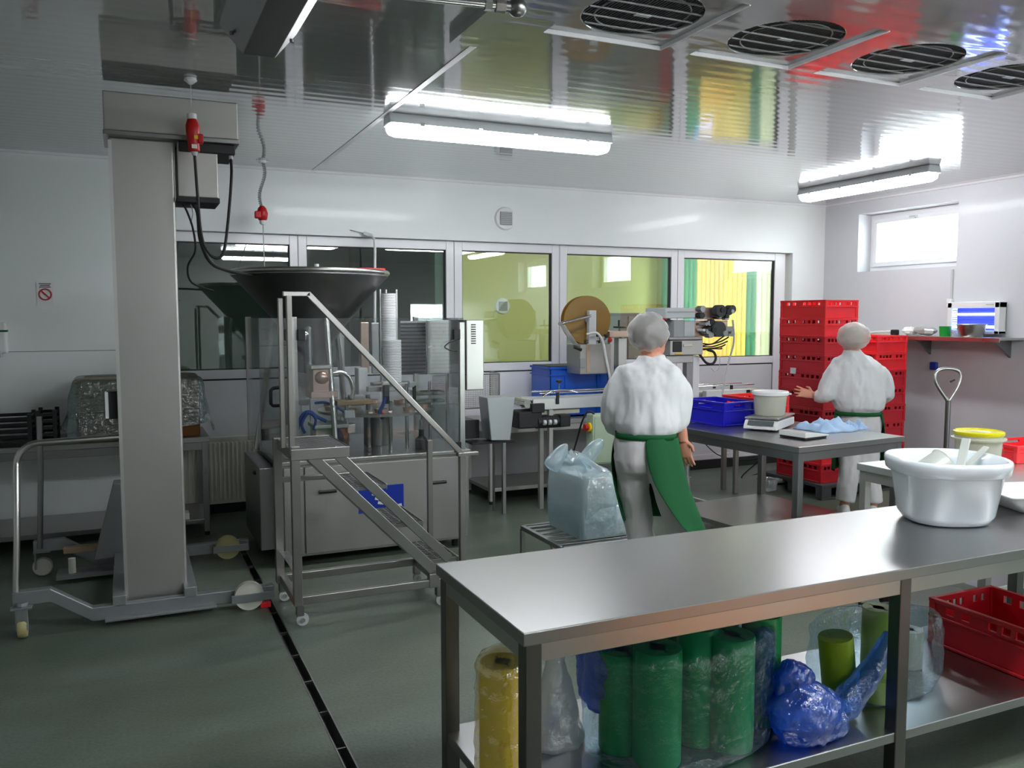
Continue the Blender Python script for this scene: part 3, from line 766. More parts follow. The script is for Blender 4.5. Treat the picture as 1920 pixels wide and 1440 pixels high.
# black slatted crates
def slat_crate(x0, x1, y0, y1, z0, z1, label):
    t = thing('slatted_crate', label, 'crate', ((x0+x1)/2, (y0+y1)/2, z0), 0, 'black slatted crates')
    m = MB(); m.box(x0, x1, y0, y1, z0, z0+.012); m.build('crate_floor', 'black', t)
    for k in range(5):
        z = z0+.02+k*(z1-z0-.04)/4
        m = MB()
        for (a, b, c_, d_) in ((x0, x1, y0, y0+.012), (x0, x1, y1-.012, y1), (x0, x0+.012, y0, y1), (x1-.012, x1, y0, y1)): m.box(a, b, c_, d_, z-.012, z+.012)
        m.build('slat_ring', 'black', t, bev=.002)
    for (px, py_) in ((x0, y0), (x1-.02, y0), (x0, y1-.02), (x1-.02, y1-.02)): MB().box(px-.004, px+.024, py_-.004, py_+.024, z0, z1+.012).build('corner_post', 'black', t, bev=.002)
    return t
slat_crate(-1.08, -.65, 7.0, 7.34, .776, .99, 'black slatted plastic crate at the left edge on the wall table')
slat_crate(-.62, -.49, 7.02, 7.30, .776, 1.01, 'narrow black plastic crate next to the draped boxes')
# draped cartons
t = thing('draped_boxes', 'cardboard boxes draped in dull teal plastic film on the wall table', 'boxes', (.1, 7.2, .776))
MB().box(-.36, .50, 7.02, 7.44, .776, .99).build('carton', 'cardboard_dark', t, bev=.006)
MB().box(-.36, .50, 7.0, 7.44, .995, 1.235).build('carton', 'cardboard', t, bev=.006)
m = MB(); rings = []
for (z, gx_, gy_) in ((.86, .10, .05), (.92, .085, .045), (1.0, .06, .03), (1.1, .05, .025), (1.19, .035, .02), (1.245, .012, .008), (1.25, -.05, -.05)):
    rr_ = rrect(.43+gx_, .22+gy_, .06, 6)
    rings.append([Vector((.07+u*(1+.03*math.sin(k*1.3+z*30)), 7.22+v*(1+.04*math.cos(k*1.7+z*20)), z+(.05*math.sin(k*.9) if z < .9 else 0))) for k, (u, v) in enumerate(rr_)])
o = m.loft(rings, caps=False).build('plastic_sheet', 'film_teal', t, smooth=60)
sd = o.modifiers.new('sub', 'SUBSURF'); sd.levels = 1; sd.render_levels = 2

# ================================================================== FILLING MACHINE
t = thing('filling_machine', 'stainless rotary filling machine with a large cone hopper behind the steps', 'machine', (1.6, 6.35, 0))
FM = t
CX0, CX1, CY0, CY1, CZ = .90, 2.262, 5.79, 6.95, .70
MB().box(CX0+.02, CX1-.02, CY0+.02, CY1, .06, CZ).build('cabinet', 'steel_sat', t, bev=.006)
for x0, x1 in ((CX0+.03, 1.06), (1.07, 1.94), (1.95, CX1-.01)):
    MB().box(x0, x1, CY0, CY0+.02, .08, CZ-.02).build('door_panel', 'steel_sat', t, bev=.004)
MB().box(CX0, CX1+.01, CY0-.02, CY1+.02, CZ, CZ+.028).build('deck', 'steel', t, bev=.004)
for px, py_ in ((614, 921), (821, 904)):
    c = ony(px, py_, CY0-.01); m = MB(); m.cyl(c+Vector((-.06, -.012, 0)), c+Vector((.06, -.012, 0)), .012, 10); m.cbox(c+Vector((-.045, 0, 0)), (.012, .03, .02)); m.cbox(c+Vector((.045, 0, 0)), (.012, .03, .02))
    m.build('door_handle', 'black', t, smooth=50)
a, b = ony(672, 914, CY0-.002), ony(757, 950, CY0-.002)
lb = MB().box(a.x, b.x, CY0-.004, CY0, b.z-.02, a.z).build('name_label', 'label_blue', t); lb['label'] = 'blue name label with white script'
for (u0, v0, u1, v1, w_) in ((.30, .75, .62, .55, .02), (.36, .55, .66, .42, .016), (.42, .36, .60, .30, .012), (.60, .12, .95, .20, .012), (.25, .85, .45, .70, .012)):
    W_, H_ = b.x-a.x, a.z-b.z+.02
    MB().bar((a.x+u0*W_, CY0-.005, b.z-.02+v0*H_), (a.x+u1*W_, CY0-.005, b.z-.02+v1*H_), .002, w_*1.6, up=(0, 0, 1)).build('label_stroke', 'paper', lb)
for x in (CX0+.08, CX1-.08):
    for y in (CY0+.08, CY1-.08): MB().cyl((x, y, 0), (x, y, .07), .025, 12).build('foot', 'black', t)
# guards
GZT = 1.69
fr_ = [(1.02, CY0+.01), (2.205, CY0+.01), (2.25, 6.3), (2.2, CY1)]
def panel(p, q, z0, z1, name='guard_panel', mm='guard', th=.006):
    return MB().bar((p[0], p[1], (z0+z1)/2), (q[0], q[1], (z0+z1)/2), th, z1-z0).build(name, mm, t)
panel((1.02, CY0), (1.60, CY0), CZ+.03, GZT); panel((1.61, CY0), (2.19, CY0), CZ+.03, GZT)
panel((.86, 6.30), (1.015, CY0+.005), CZ+.03, GZT); panel((.86, 6.30), (.86, CY1), CZ+.03, GZT)
panel((2.235, CY0+.02), (2.24, CY1), CZ+.03, GZT)
panel((.86, CY1), (2.24, CY1), CZ+.03, 1.5)
for (x, y, z1) in ((2.215, CY0+.005, 1.66), (1.02, CY0+.02, 1.70), (2.24, CY1, 1.70), (.87, CY1, 1.70), (1.605, CY1, 1.72)):
    MB().box(x-.02, x+.02, y-.015, y+.025, CZ+.028, z1).build('guard_post', 'steel', t, bev=.003)
for px, py_ in ((856, 627), (858, 838), (540, 628), (565, 628)):
    c = ony(px, py_, CY0-.02); MB().cbox(c, (.05, .03, .075)).build('hinge', 'black', t, bev=.004)
for px, py_ in ((496, 627), (497, 815)):
    c = ony(px, py_, 6.28); MB().cbox(c, (.05, .03, .08)).build('hinge', 'black', t, bev=.004)
c = ony(515, 742, 6.10); MB().tube([c+Vector((.03, -.02, .06))]+[c+Vector((-.02, -.05, .055)), c+Vector((-.035, -.055, .04)), c+Vector((-.035, -.055, -.05)), c+Vector((-.02, -.05, -.065))]+[c+Vector((.03, -.02, -.07))], .012, 10).build('guard_handle', 'black', t, smooth=60)
c = ony(490, 888, 6.2); MB().lathe([(.0, 0), (.055, 0), (.06, .012), (.05, .025), (.0, .025)], c, 18).build('foot_knob', 'black', t, smooth=40)
# dark side drive with blue hose (left of the cabinet)
MB().box(.80, .90, 6.0, 6.8, .08, .66).build('side_panel', 'steel_dark', t, bev=.006)
# electrical box with vent slots on the right
MB().box(2.262, 2.40, CY0+.03, 6.2, 1.16, 1.675).build('control_box', 'steel', t, bev=.005)
for k in range(9): MB().box(2.30, 2.335, CY0+.024, CY0+.032, 1.50+k*.017, 1.508+k*.017).build('vent_slot', 'black', t)
c = ony(856, 627, CY0-.04); MB().tube(spline([c+Vector((0, 0, -.035)), c+Vector((-.06, 0, -.06)), c+Vector((-.09, .0, -.09)), c+Vector((-.04, .01, -.115)), c+Vector((.01, .02, -.12))]), .005, 6).build('switch_cable', 'rubber', t, smooth=60)
# hopper
hc = ony(583, 512, 6.30); hz = 2.03; hr = .545
HX, HY = hc.x, 6.30
MB().lathe([(hr, hz), (hr+.012, hz-.004), (hr+.012, hz-.04), (hr-.012, hz-.06), (hr*.52, 1.69), (hr*.28, 1.52), (.12, 1.42), (.12, 1.28), (.10, 1.28), (.10, 1.42), (hr*.26, 1.52), (hr*.5, 1.69), (hr-.03, hz-.06), (hr-.004, hz-.03)], (HX, HY, 0), 56, caps=False).build('hopper', 'hopper_steel_dimmed', t, smooth=40)
MB().tube([(HX+(hr+.006)*math.cos(R(a)), HY+(hr+.006)*math.sin(R(a)), hz-.014) for a in range(0, 360, 8)], .018, 10, True).build('hopper_rim', 'steel', t, smooth=60)
MB().lathe([(.13, 1.20), (.13, 1.30), (.16, 1.30), (.16, 1.26)], (HX, HY, 0), 24).build('hopper_neck', 'steel_dark', t, smooth=40)
for k in range(3):
    a = R(40+120*k); MB().cyl((HX+.5*hr*math.cos(a), HY+.5*hr*math.sin(a), 1.69), (HX+.42*math.cos(a), HY+.42*math.sin(a), CZ+.03), .02, 12).build('hopper_leg', 'steel', t, smooth=50)
m = MB(); m.box(HX+.10, HX+.50, HY-.20, HY-.19, hz+.003, hz+.022); m.build('lid_edge', 'red_plastic', t)
MB().box(HX-.1, HX+.28, HY-.22, HY-.19, hz+.002, hz+.012).build('lid_bar', 'cream', t)
MB().cyl((HX-.02, HY-.3, hz), (HX-.02, HY-.3, hz+.035), .016, 10).build('lid_knob', 'white_plastic', t)
# inside: turntable, posts, pumps, magazines
TX, TY = 1.72, 6.32
MB().lathe([(.02, .0), (.44, 0), (.44, .018), (.40, .024), (.02, .024)], (TX, TY, .985), 44).build('turntable', 'steel', t, smooth=35)
MB().lathe([(.10, .73), (.10, .985)], (TX, TY, 0), 24).build('turntable_column', 'steel_dark', t, smooth=40)
for k in range(10):
    a = R(36*k+8); x, y = TX+.36*math.cos(a), TY+.36*math.sin(a)
    MB().lathe([(.045, 0), (.05, .03), (.045, .03), (.04, .0)], (x, y, 1.008), 14).build('cup_holder', 'copper', t, smooth=40)
def post(px, y0, y1, Y, r, nm='guide_post', mm='chrome'):
    a, b = ony(px, y0, Y), ony(px, y1, Y); return MB().cyl((a.x, Y, a.z), (a.x, Y, b.z), r, 12).build(nm, mm, t, smooth=50)
post(732, 752, 852, 6.0, .014); post(762, 720, 845, 6.0, .014); post(650, 745, 850, 5.98, .013); post(628, 752, 800, 6.0, .016); post(838, 700, 850, 6.1, .012); post(805, 715, 845, 6.15, .012); post(690, 740, 850, 6.2, .018, mm='steel_dark'); post(578, 600, 700, 6.1, .03, 'feed_pipe', 'steel_dark')
def blk(px0, py0, px1, py1, Y, dep, nm, mm, bev=.006):
    a, b = ony(px0, py0, Y), ony(px1, py1, Y); return MB().box(min(a.x, b.x), max(a.x, b.x), Y, Y+dep, min(a.z, b.z), max(a.z, b.z)).build(nm, mm, t, bev=bev)
blk(586, 692, 618, 738, 5.95, .14, 'pump_block', 'copper'); blk(583, 735, 634, 746, 5.93, .2, 'pump_plate', 'copper'); blk(583, 685, 622, 692, 5.93, .16, 'pump_flange', 'steel')
c = ony(604, 708, 5.94); MB().ell(c, (.05, .03, .045)).build('valve_body', 'copper', t, smooth=60)
MB().tube(spline([ony(620, 700, 6.0), ony(640, 698, 6.0), ony(655, 708, 6.0), ony(662, 730, 6.0), ony(660, 748, 6.0)]), .016, 10).build('transfer_tube', 'chrome', t, smooth=60)
blk(560, 620, 580, 760, 6.3, .1, 'back_pillar', 'alu'); blk(672, 690, 690, 745, 6.2, .12, 'dosing_unit', 'white_plastic'); blk(658, 742, 684, 760, 6.0, .1, 'valve_block', 'paint_grey')
blk(632, 752, 700, 758, 5.96, .12, 'cross_rail', 'rust_tan'); blk(690, 725, 776, 732, 6.05, .06, 'cross_rail', 'steel'); blk(776, 735, 834, 740, 6.1, .12, 'exit_rail', 'chrome'); blk(776, 750, 834, 754, 6.1, .12, 'exit_rail', 'chrome'); blk(700, 718, 774, 722, 6.3, .1, 'cross_rail', 'steel')
blk(646, 770, 666, 784, 5.95, .08, 'valve_block', 'grey_plastic'); blk(646, 796, 668, 812, 5.95, .08, 'valve_block', 'alu'); blk(590, 798, 655, 802, 5.92, .25, 'shelf_plate', 'steel'); blk(625, 802, 655, 858, 5.95, .2, 'lower_block', 'black'); blk(592, 802, 624, 850, 6.0, .2, 'lower_block', 'cream')
blk(720, 722, 731, 757, 5.93, .05, 'gripper', 'black'); blk(775, 722, 781, 752, 5.95, .03, 'gripper', 'black'); blk(768, 716, 780, 726, 5.95, .05, 'gripper_head', 'grey_plastic'); blk(718, 716, 730, 724, 5.95, .05, 'gripper_head', 'cream')
blk(790, 760, 862, 850, 6.4, .02, 'rear_plate', 'steel_dark'); blk(800, 600, 855, 700, 6.6, .02, 'rear_plate', 'steel'); blk(750, 602, 800, 700, 6.7, .02, 'rear_plate', 'paint_grey')
for k in range(14):
    blk(752, 606+k*7, 798, 608+k*7, 6.68, .012, 'louvre', 'black', 0)
blk(676, 604, 693, 700, 6.5, .02, 'lit_plate', 'copper'); blk(696, 605, 712, 700, 6.6, .02, 'lit_plate', 'steel_dark')  # the copper strip puts a warm bright reflection into its colour
c = ony(712, 776, 6.0); MB().cyl(c+Vector((-.09, 0, 0)), c+Vector((.09, 0, 0)), .022, 14).build('warm_lit_tube', 'copper', t, smooth=60)  # copper colour stands for an orange lit patch inside the guard
a = ony(790, 845, 5.95); b = ony(790, 805, 5.95); MB().tube([a, a.lerp(b, .55), a.lerp(b, .7), b], [.045, .045, .02, .02], 16).build('regulator', 'black', t, smooth=40)
MB().cyl(b+Vector((0, 0, -.02)), b+Vector((0, 0, .07)), .014, 10).build('regulator_stem', 'chrome', t, smooth=50)
MB().tube(spline([ony(722, 745, 5.92), ony(718, 760, 5.92), ony(712, 772, 5.92), ony(718, 785, 5.92)]), .014, 8).build('air_hose', 'blue_hose', t, smooth=60)
MB().tube(spline([ony(558, 805, 5.95), ony(566, 780, 5.95), ony(580, 772, 5.95), ony(595, 782, 5.95), ony(612, 790, 5.95)]), .012, 8).build('air_hose', 'blue_hose', t, smooth=60)
MB().tube(spline([ony(572, 812, 5.93), ony(566, 795, 5.93), ony(578, 775, 5.93), ony(592, 785, 5.93), ony(588, 806, 5.93)]), .010, 8).build('air_hose', 'blue_hose', t, smooth=60)
MB().tube(spline([ony(590, 756, 5.98), ony(610, 755, 5.98), ony(630, 763, 5.98), ony(650, 775, 5.98)]), .009, 8).build('air_hose', 'blue_hose', t, smooth=60)
MB().tube(spline([ony(716, 775, 5.9), ony(722, 782, 5.9), ony(718, 776, 5.9)]), .01, 8).build('red_fitting', 'red_plug', t, smooth=60)
c = ony(570, 628, 5.86); MB().ell(c, (.035, .03, .035)).build('lock_knob', 'chrome', t, smooth=60)
# lid magazine: rods, lids, cup stack
c = ony(729, 640, 6.1); top = ony(729, 549, 6.1).z; bot = ony(729, 640, 6.1).z
for (dx, dy) in ((-.062, 0), (.062, 0), (0, .06)): MB().cyl((c.x+dx, 6.1+dy, bot-.3), (c.x+dx, 6.1+dy, top+.025), .008, 8).build('magazine_rod', 'alu', t, smooth=50)
m = MB(); nl = 34; prof = []
for k in range(nl):
    z = bot-.05+k*(top-bot+.05)/nl; prof += [(.052, z), (.056, z+.004), (.056, z+.007)]
m.lathe(prof, (c.x, 6.1, 0), 24); m.build('lid_stack', 'white_plastic', t)
c2 = ony(741, 680, 5.98); zt, zb = ony(741, 637, 5.98).z, ony(741, 718, 5.98).z
prof = []
for k in range(26):
    z = zb+k*(zt-zb)/26; prof += [(.064, z), (.07, z+.004), (.068, z+.008)]
MB().lathe(prof, (c2.x, 5.98+.08, 0), 24).build('cup_stack', 'white_plastic', t)
MB().lathe([(.05, zb-.02), (.05, zb)], (c2.x, 6.06, 0), 24).build('magazine_base', 'grey_plastic', t)
# white overflow pipe above the hopper
t = thing('white_pipe', 'bent white plastic pipe hooked over the partition frame behind the hopper', 'pipe', ony(703, 505, 7.5))
MB().tube(spline([ony(684, 437, 7.60), ony(696, 443, 7.57), ony(702, 450, 7.5), ony(703, 470, 7.5), ony(703, 506, 7.5), ony(703, 640, 7.5), ony(703, 650, 7.5)]), .012, 10).build('pipe_run', 'white_plastic', t, smooth=60)
MB().tube([ony(682, 437, 7.61), ony(698, 443, 7.58)], .02, 10).build('clamp', 'white_plastic', t, smooth=50)
MB().cyl(ony(656, 431, 7.64), ony(684, 438, 7.61), .003, 6).build('wire', 'paint_grey', t)

# ================================================================== MOBILE STEPS
t = thing('mobile_steps', 'mobile steel steps with grating treads and a handrail before the machine', 'steps', (1.2, 4.9, 0))
YN, YR = 4.66, 5.12
def bx(nm, x0, x1, y0, y1, z0, z1, mm='step_steel', bev=.003): return MB().box(x0, x1, y0, y1, z0, z1).build(nm, mm, t, bev=bev)
bx('corner_post', .787, .834, YN-.0235, YN+.0235, .117, 1.0)
bx('corner_post', .765, .812, YR-.0235, YR+.0235, .117, .99)
xa = ony(541, 560, YN).x
bx('handrail_post', xa-.014, xa+.014, YN-.017, YN+.017, .95, 1.815)
bx('handrail_post', xa-.052, xa-.026, YN+.02, YN+.05, .99, 1.80)
rt = ony(578, 550, YN); rb = ony(866, 851, YN)
MB().bar((xa-.03, YN, 1.822), (rt.x+.008, YN, 1.822), .034, .026).build('handrail_top', 'steel', t, bev=.003)
MB().bar((rt.x-.005, YN, 1.826), (rb.x, YN, rb.z), .034, .03).build('handrail', 'steel', t, bev=.003)
bx('newel_post', rb.x-.018, rb.x+.018, YN-.018, YN+.018, .02, rb.z+.008)
MB().box(rb.x-.03, rb.x+.10, YN-.02, YN+.02, rb.z-.012, rb.z+.008).build('newel_cap', 'step_steel', t, bev=.002)
pb = ony(805, 825, YR); bx('rear_newel', pb.x-.016, pb.x+.016, YR-.016, YR+.016, .10, pb.z)
# base frame
bx('base_rail', .79, 1.66, YN-.02, YN+.02, .12, .165); bx('base_rail', .78, 1.70, YR-.02, YR+.02, .12, .165)
bx('base_rail', .785, .825, YN+.02, YR-.02, .12, .165); bx('base_rail', 1.62, 1.66, YN+.02, YR-.02, .12, .165)
bx('mid_rail', .78, 1.30, YR-.016, YR+.016, .72, .75); 
# platform
m = MB(); m.box(.79, 1.10, YN-.02, YR+.02, .935, .952); bx('platform_edge', .785, 1.105, YN-.028, YN-.020, .925, .985); bx('platform_edge', .785, 1.105, YR+.016, YR+.022, .925, .985); bx('platform_edge', .785, .791, YN-.016, YR+.016, .925, .985); bx('platform_edge', 1.099, 1.105, YN-.016, YR+.016, .925, .985)
def grating(x0, x1, y0, y1, z, nm):
    m = MB(); n = int((y1-y0)/.03)
    for k in range(n+1):
        y = y0+k*(y1-y0)/n; m.box(x0, x1, y-.004, y+.004, z-.022, z)
    n2 = max(2, int((x1-x0)/.035))
    for k in range(n2+1):
        x = x0+k*(x1-x0)/n2; m.box(x-.0025, x+.0025, y0, y1, z-.02, z-.003)
    return m.build(nm, 'steel_dark', t)
grating(.795, 1.095, YN-.012, YR+.012, .982, 'platform_grating')
# stringers on the near side: two parallel flat bars; one behind
sa, sb = ony(583, 855, YN), ony(812, 1068, YN)
ua, ub_ = ony(622, 842, YN), ony(842, 1048, YN)
MB().bar(sa, sb, .02, .06, up=(0, 0, 1)).build('stringer', 'step_steel', t, bev=.003)
MB().bar(ua, ub_, .02, .055, up=(0, 0, 1)).build('stringer', 'step_steel', t, bev=.003)
MB().bar((sa.x, YR, sa.z), (sb.x, YR, sb.z), .02, .055).build('stringer', 'step_steel', t, bev=.003)
bx('stringer_foot', sb.x-.03, sb.x+.03, YN-.0235, YN+.0235, .117, .20)
for k in range(3):
    z = .745-k*.235; x0 = 1.125+k*.215
    grating(x0, x0+.20, YN+.015, YR-.012, z, 'tread')
    bx('tread_nosing', x0+.195, x0+.203, YN+.012, YR-.01, z-.03, z+.004)
    bx('tread_nosing', x0-.003, x0+.005, YN+.012, YR-.01, z-.03, z+.004)
for (x, y) in ((.82, YN), (.80, YR), (1.63, YN), (1.64, YR)):
    fk = bx('caster_fork', x-.02, x+.02, y-.022, y+.022, .06, .12, 'steel_dark', .002)
    M = Matrix.Translation((x+.012, y, .036)) @ Matrix.Rotation(R(90), 4, 'X')
    MB().lathe([(.008, -.014), (.034, -.014), (.036, 0), (.034, .014), (.008, .014)], (0, 0, 0), 18, M=M).build('caster_wheel', 'grey_plastic', fk, smooth=40)
    MB().cyl((x+.012, y-.026, .036), (x+.012, y+.026, .036), .012, 10).build('axle', 'chrome', fk)
bx('warning_plate', .79, .84, YN-.0, YR, .30, .302, 'steel_dark')
# ================================================================== CONVEYOR LINE
steel_table('line_table', 'long steel table with undershelf standing behind the conveyor', 2.93, 5.1, 6.99, 7.62, .745, .15, body='steel_sat', mtop='steel_sat')
MB().box(2.99, 5.04, 7.585, 7.595, .15, .69).build('wall_shadow_panel', 'paint_grey', bpy.data.objects['line_table'])  # grey sheet stands in for the shadow on the wall below the window
t = thing('belt_conveyor', 'stainless belt conveyor with side guides running along the glass partition', 'conveyor', (4.3, 6.55, 0))
CYN, CYR = 6.48, 6.72
MB().box(3.12, 5.60, CYN, CYN+.012, .905, 1.0).build('side_plate', 'alu', t, bev=.004)
MB().box(3.12, 5.60, CYR-.012, CYR, .905, 1.0).build('side_plate', 'alu', t, bev=.004)
MB().box(3.06, 5.64, CYN+.02, CYR-.02, .985, .992).build('belt', 'grey_plastic', t)
MB().cyl((3.07, CYN-.005, .965), (3.07, CYR+.005, .965), .035, 20).build('end_roller', 'chrome', t, smooth=50)
MB().cyl((5.62, CYN, .965), (5.62, CYR, .965), .03, 20).build('end_roller', 'chrome', t, smooth=50)
for Y, z in ((CYN+.03, 1.045), (CYR-.03, 1.045)): MB().cyl((3.2, Y, z), (5.5, Y, z), .007, 8).build('guide_rail', 'chrome', t, smooth=50)
for x in (3.35, 3.95, 4.6, 5.2):
    for Y in (CYN-.01, CYR+.01): MB().box(x-.012, x+.012, Y-.01, Y+.01, .95, 1.05).build('guide_bracket', 'black', t, bev=.002)
MB().tube(spline([(3.22, CYN+.0, 1.02), (3.3, CYN-.02, 1.065), (3.42, CYN-.02, 1.07), (3.55, CYN, 1.04)]), .005, 8).build('guide_loop', 'chrome', t, smooth=60)
MB().cyl((3.42, CYN+.1, 1.0), (3.42, CYN+.1, 1.13), .006, 8).build('sensor_rod', 'chrome', t)
MB().lathe([(.008, 1.12), (.026, 1.13), (.026, 1.145), (.01, 1.15)], (3.42, CYN+.1, 0), 12).build('sensor_knob', 'black', t)
MB().box(3.10, 3.22, CYN-.03, CYN+.02, .885, .965).build('bearing_block', 'black', t, bev=.006)
m = MB().box(2.98, 3.2, CYN-.02, CYN+.2, .755, .90).build('gearbox', 'black', t, bev=.012)
MB().cyl((3.16, CYN+.02, .80), (3.44, CYN+.02, .80), .055, 20).build('motor', 'black', t, smooth=40)
for x in (3.20, 3.25, 3.30): MB().cyl((x, CYN-.036, .80), (x+.025, CYN-.036, .80), .022, 12).build('motor_rib', 'grey_plastic', t, smooth=50)
MB().box(3.36, 3.46, CYN-.045, CYN+.09, .755, .86).build('terminal_box', 'black', t, bev=.008)
MB().box(3.12, 3.60, CYN+.05, CYN+.22, .855, .895).build('drip_tray', 'cream', t, bev=.006)
for x in (3.30, 5.30):
    for Y in (CYN+.03, CYR-.03): MB().box(x-.02, x+.02, Y-.02, Y+.02, .0, .905).build('leg', 'steel_sat', t, bev=.003)
# tapered discharge chute
m = MB(); yA, yB = CYN-.05, CYN+.14
tl, tr_, bl, br = ony(913, 746, yA), ony(966, 744, yA), ony(921, 826, yA), ony(957, 826, yA)
m.prism([(tl.x, tl.z), (tr_.x, tr_.z), (br.x, br.z), (bl.x, bl.z)], lambda u, v: Vector((u, yA, v)), lambda u, v: Vector((u, yB, v)))
m.build('chute', 'teal_metal', t, bev=.006)
m = MB(); m.box(bl.x-.16, br.x+.05, yA+.02, yB+.05, bl.z-.03, bl.z-.012); m.build('chute_tray', 'black', t)
MB().box(bl.x-.16, tl.x+.0, yB-.02, yB+.02, bl.z, tl.z-.2).build('chute_back', 'black', t)
for x in (bl.x-.14, br.x+.03): MB().box(x-.015, x+.015, yB, yB+.03, 0, bl.z-.01).build('leg', 'steel_dark', t, bev=.002)
# wire guard over the transfer
m = MB(); a, b = ony(812, 706, 6.78), ony(936, 706, 6.78); z1, z0 = 1.205, .915; n = 17
for k in range(n+1):
    z = z0+(z1-z0)*k/n; m.cyl((a.x, 6.78, z), (b.x, 6.78, z), .0028, 5); m.cyl((b.x, 6.78, z), (b.x+.05, 7.1, z), .0028, 5)
n = 38
for k in range(n+1):
    x = a.x+(b.x-a.x)*k/n; m.cyl((x, 6.78, z0), (x, 6.78, z1), .0022, 5)
for k in range(14):
    s_ = k/13; m.cyl((b.x+.05*s_, 6.78+.32*s_, z0), (b.x+.05*s_, 6.78+.32*s_, z1), .0022, 5)
m.build('wire_guard', 'steel_sat', t)['kind'] = 'stuff'
m = MB()
for (p, q) in (((a.x, 6.78, z1), (b.x, 6.78, z1)), ((a.x, 6.78, z0), (b.x, 6.78, z0)), ((b.x, 6.78, z0), (b.x, 6.78, z1)), ((a.x, 6.78, z0), (a.x, 6.78, z1)), ((b.x, 6.78, z1), (b.x+.05, 7.1, z1)), ((b.x+.05, 7.1, z0), (b.x+.05, 7.1, z1)), ((b.x, 6.78, z0), (b.x+.05, 7.1, z0))): m.cyl(p, q, .007, 8)
m.build('guard_frame', 'steel_dark', t)
for x in (a.x+.05, b.x-.05): MB().cyl((x, 6.79, 0), (x, 6.79, z0), .012, 8).build('guard_leg', 'steel_dark', t)
# white outfeed plate with black end
a, b = ony(1322, 733, 6.42), ony(1402, 750, 6.42)
MB().box(a.x, b.x, 6.40, 6.46, b.z, a.z).build('outfeed_plate', 'white_plastic', t, bev=.003)
MB().box(b.x-.035, b.x+.005, 6.392, 6.47, b.z+.01, a.z-.005).build('end_stop', 'black', t, bev=.003)

# ---- labelling head with film reel
t = thing('labelling_head', 'labelling head with a big amber film reel above the conveyor', 'labeller', (3.9, 7.0, .745))
YL = 6.86
D = lambda px, py_, Y=YL: ony(px, py_, Y)
def blkt(tt, px0, py0, px1, py1, Y, dep, nm, mm, bev=.005):
    a, b = ony(px0, py0, Y), ony(px1, py1, Y); return MB().box(min(a.x, b.x), max(a.x, b.x), Y, Y+dep, min(a.z, b.z), max(a.z, b.z)).build(nm, mm, tt, bev=bev)
c = D(1098, 600, YL+.12)
M = Matrix.Translation(c) @ Matrix.Rotation(R(90), 4, 'X') @ Matrix.Rotation(R(-14), 4, 'Y')
reel = MB().lathe([(.03, -.05), (.165, -.05), (.165, .05), (.03, .05)], (0, 0, 0), 40, M=M).build('film_reel', 'film_amber', t, smooth=40)
MB().lathe([(.03, .052), (.222, .052), (.225, .056), (.222, .060), (.03, .060)], (0, 0, 0), 48, M=M, caps=False).build('reel_flange', 'film_amber', reel, smooth=40)
MB().lathe([(.03, -.060), (.222, -.060), (.225, -.056), (.222, -.052), (.03, -.052)], (0, 0, 0), 48, M=M, caps=False).build('reel_flange', 'film_amber', reel, smooth=40)
MB().lathe([(.0, .05), (.03, .05), (.03, .11), (.0, .11)], (0, 0, 0), 16, M=M).build('reel_hub', 'paint_grey', reel, smooth=40)
blkt(t, 1105, 582, 1118, 650, YL-.02, .05, 'reel_post', 'grey_plastic')
MB().cyl(D(1050, 607, YL-.02), D(1108, 592, YL-.02), .013, 12).build('dancer_arm', 'chrome', t, smooth=50)
MB().cyl(D(1050, 607, YL-.05), D(1050, 607, YL+.06), .018, 12).build('dancer_roller', 'steel_dark', t, smooth=50)
MB().bar(D(1054, 609, YL), D(1078, 645, YL), .004, .09, up=(0, 1, 0)).build('film_web', 'milky', t)
blkt(t, 1088, 646, 1146, 700, YL-.04, .26, 'head_box', 'steel_sat'); blkt(t, 1100, 646, 1107, 698, YL-.045, .006, 'head_stripe', 'copper')
blkt(t, 1088, 672, 1098, 690, YL-.06, .03, 'sensor', 'paint_grey')
m = MB(); 
for k in range(9): 
    c_ = D(1100+k*4.5, 640-(k % 3)*5, YL+.02); MB().cbox(c_, (.03, .05, .035), .3*k).build('pneumatic_fitting', ('steel_dark', 'alu', 'black')[k % 3], t, bev=.004)
MB().cyl(D(1076, 650, YL-.05), D(1090, 656, YL-.05), .016, 10).build('guide_roller', 'black', t)
MB().tube(spline([D(1100, 627, YL-.06), D(1118, 624, YL-.07), D(1130, 640, YL-.07), D(1138, 680, YL-.06), D(1146, 722, YL-.05)]), .011, 8).build('white_hose', 'white_plastic', t, smooth=60)
for x0, x1 in ((1152, 1160), (1174, 1180)):
    a, b = D(x0, 630, YL+.05), D(x1, 630, YL+.05); MB().box(a.x, b.x, YL+.13, YL+.18, .745, a.z).build('column', 'steel', t, bev=.003)
blkt(t, 1160, 634, 1175, 700, YL+.10, .1, 'slide_block', 'alu'); blkt(t, 1143, 621, 1186, 632, YL+.05, .2, 'top_bar', 'copper')
c = D(1162, 622, YL+.1); MB().cyl(c, c+Vector((0, 0, .035)), .012, 8).build('spindle', 'steel_dark', t)
MB().lathe([(.0, .035), (.062, .035), (.066, .042), (.062, .052), (.0, .052)], c, 20).build('handwheel', 'black', t, smooth=40)
MB().cyl(c+Vector((-.01, 0, .05)), c+Vector((-.01, 0, .11)), .009, 8).build('handwheel_grip', 'black', t)
MB().ell(D(1144, 637, YL), (.02, .02, .026)).build('warning_lamp', 'red_plug', t, smooth=60)
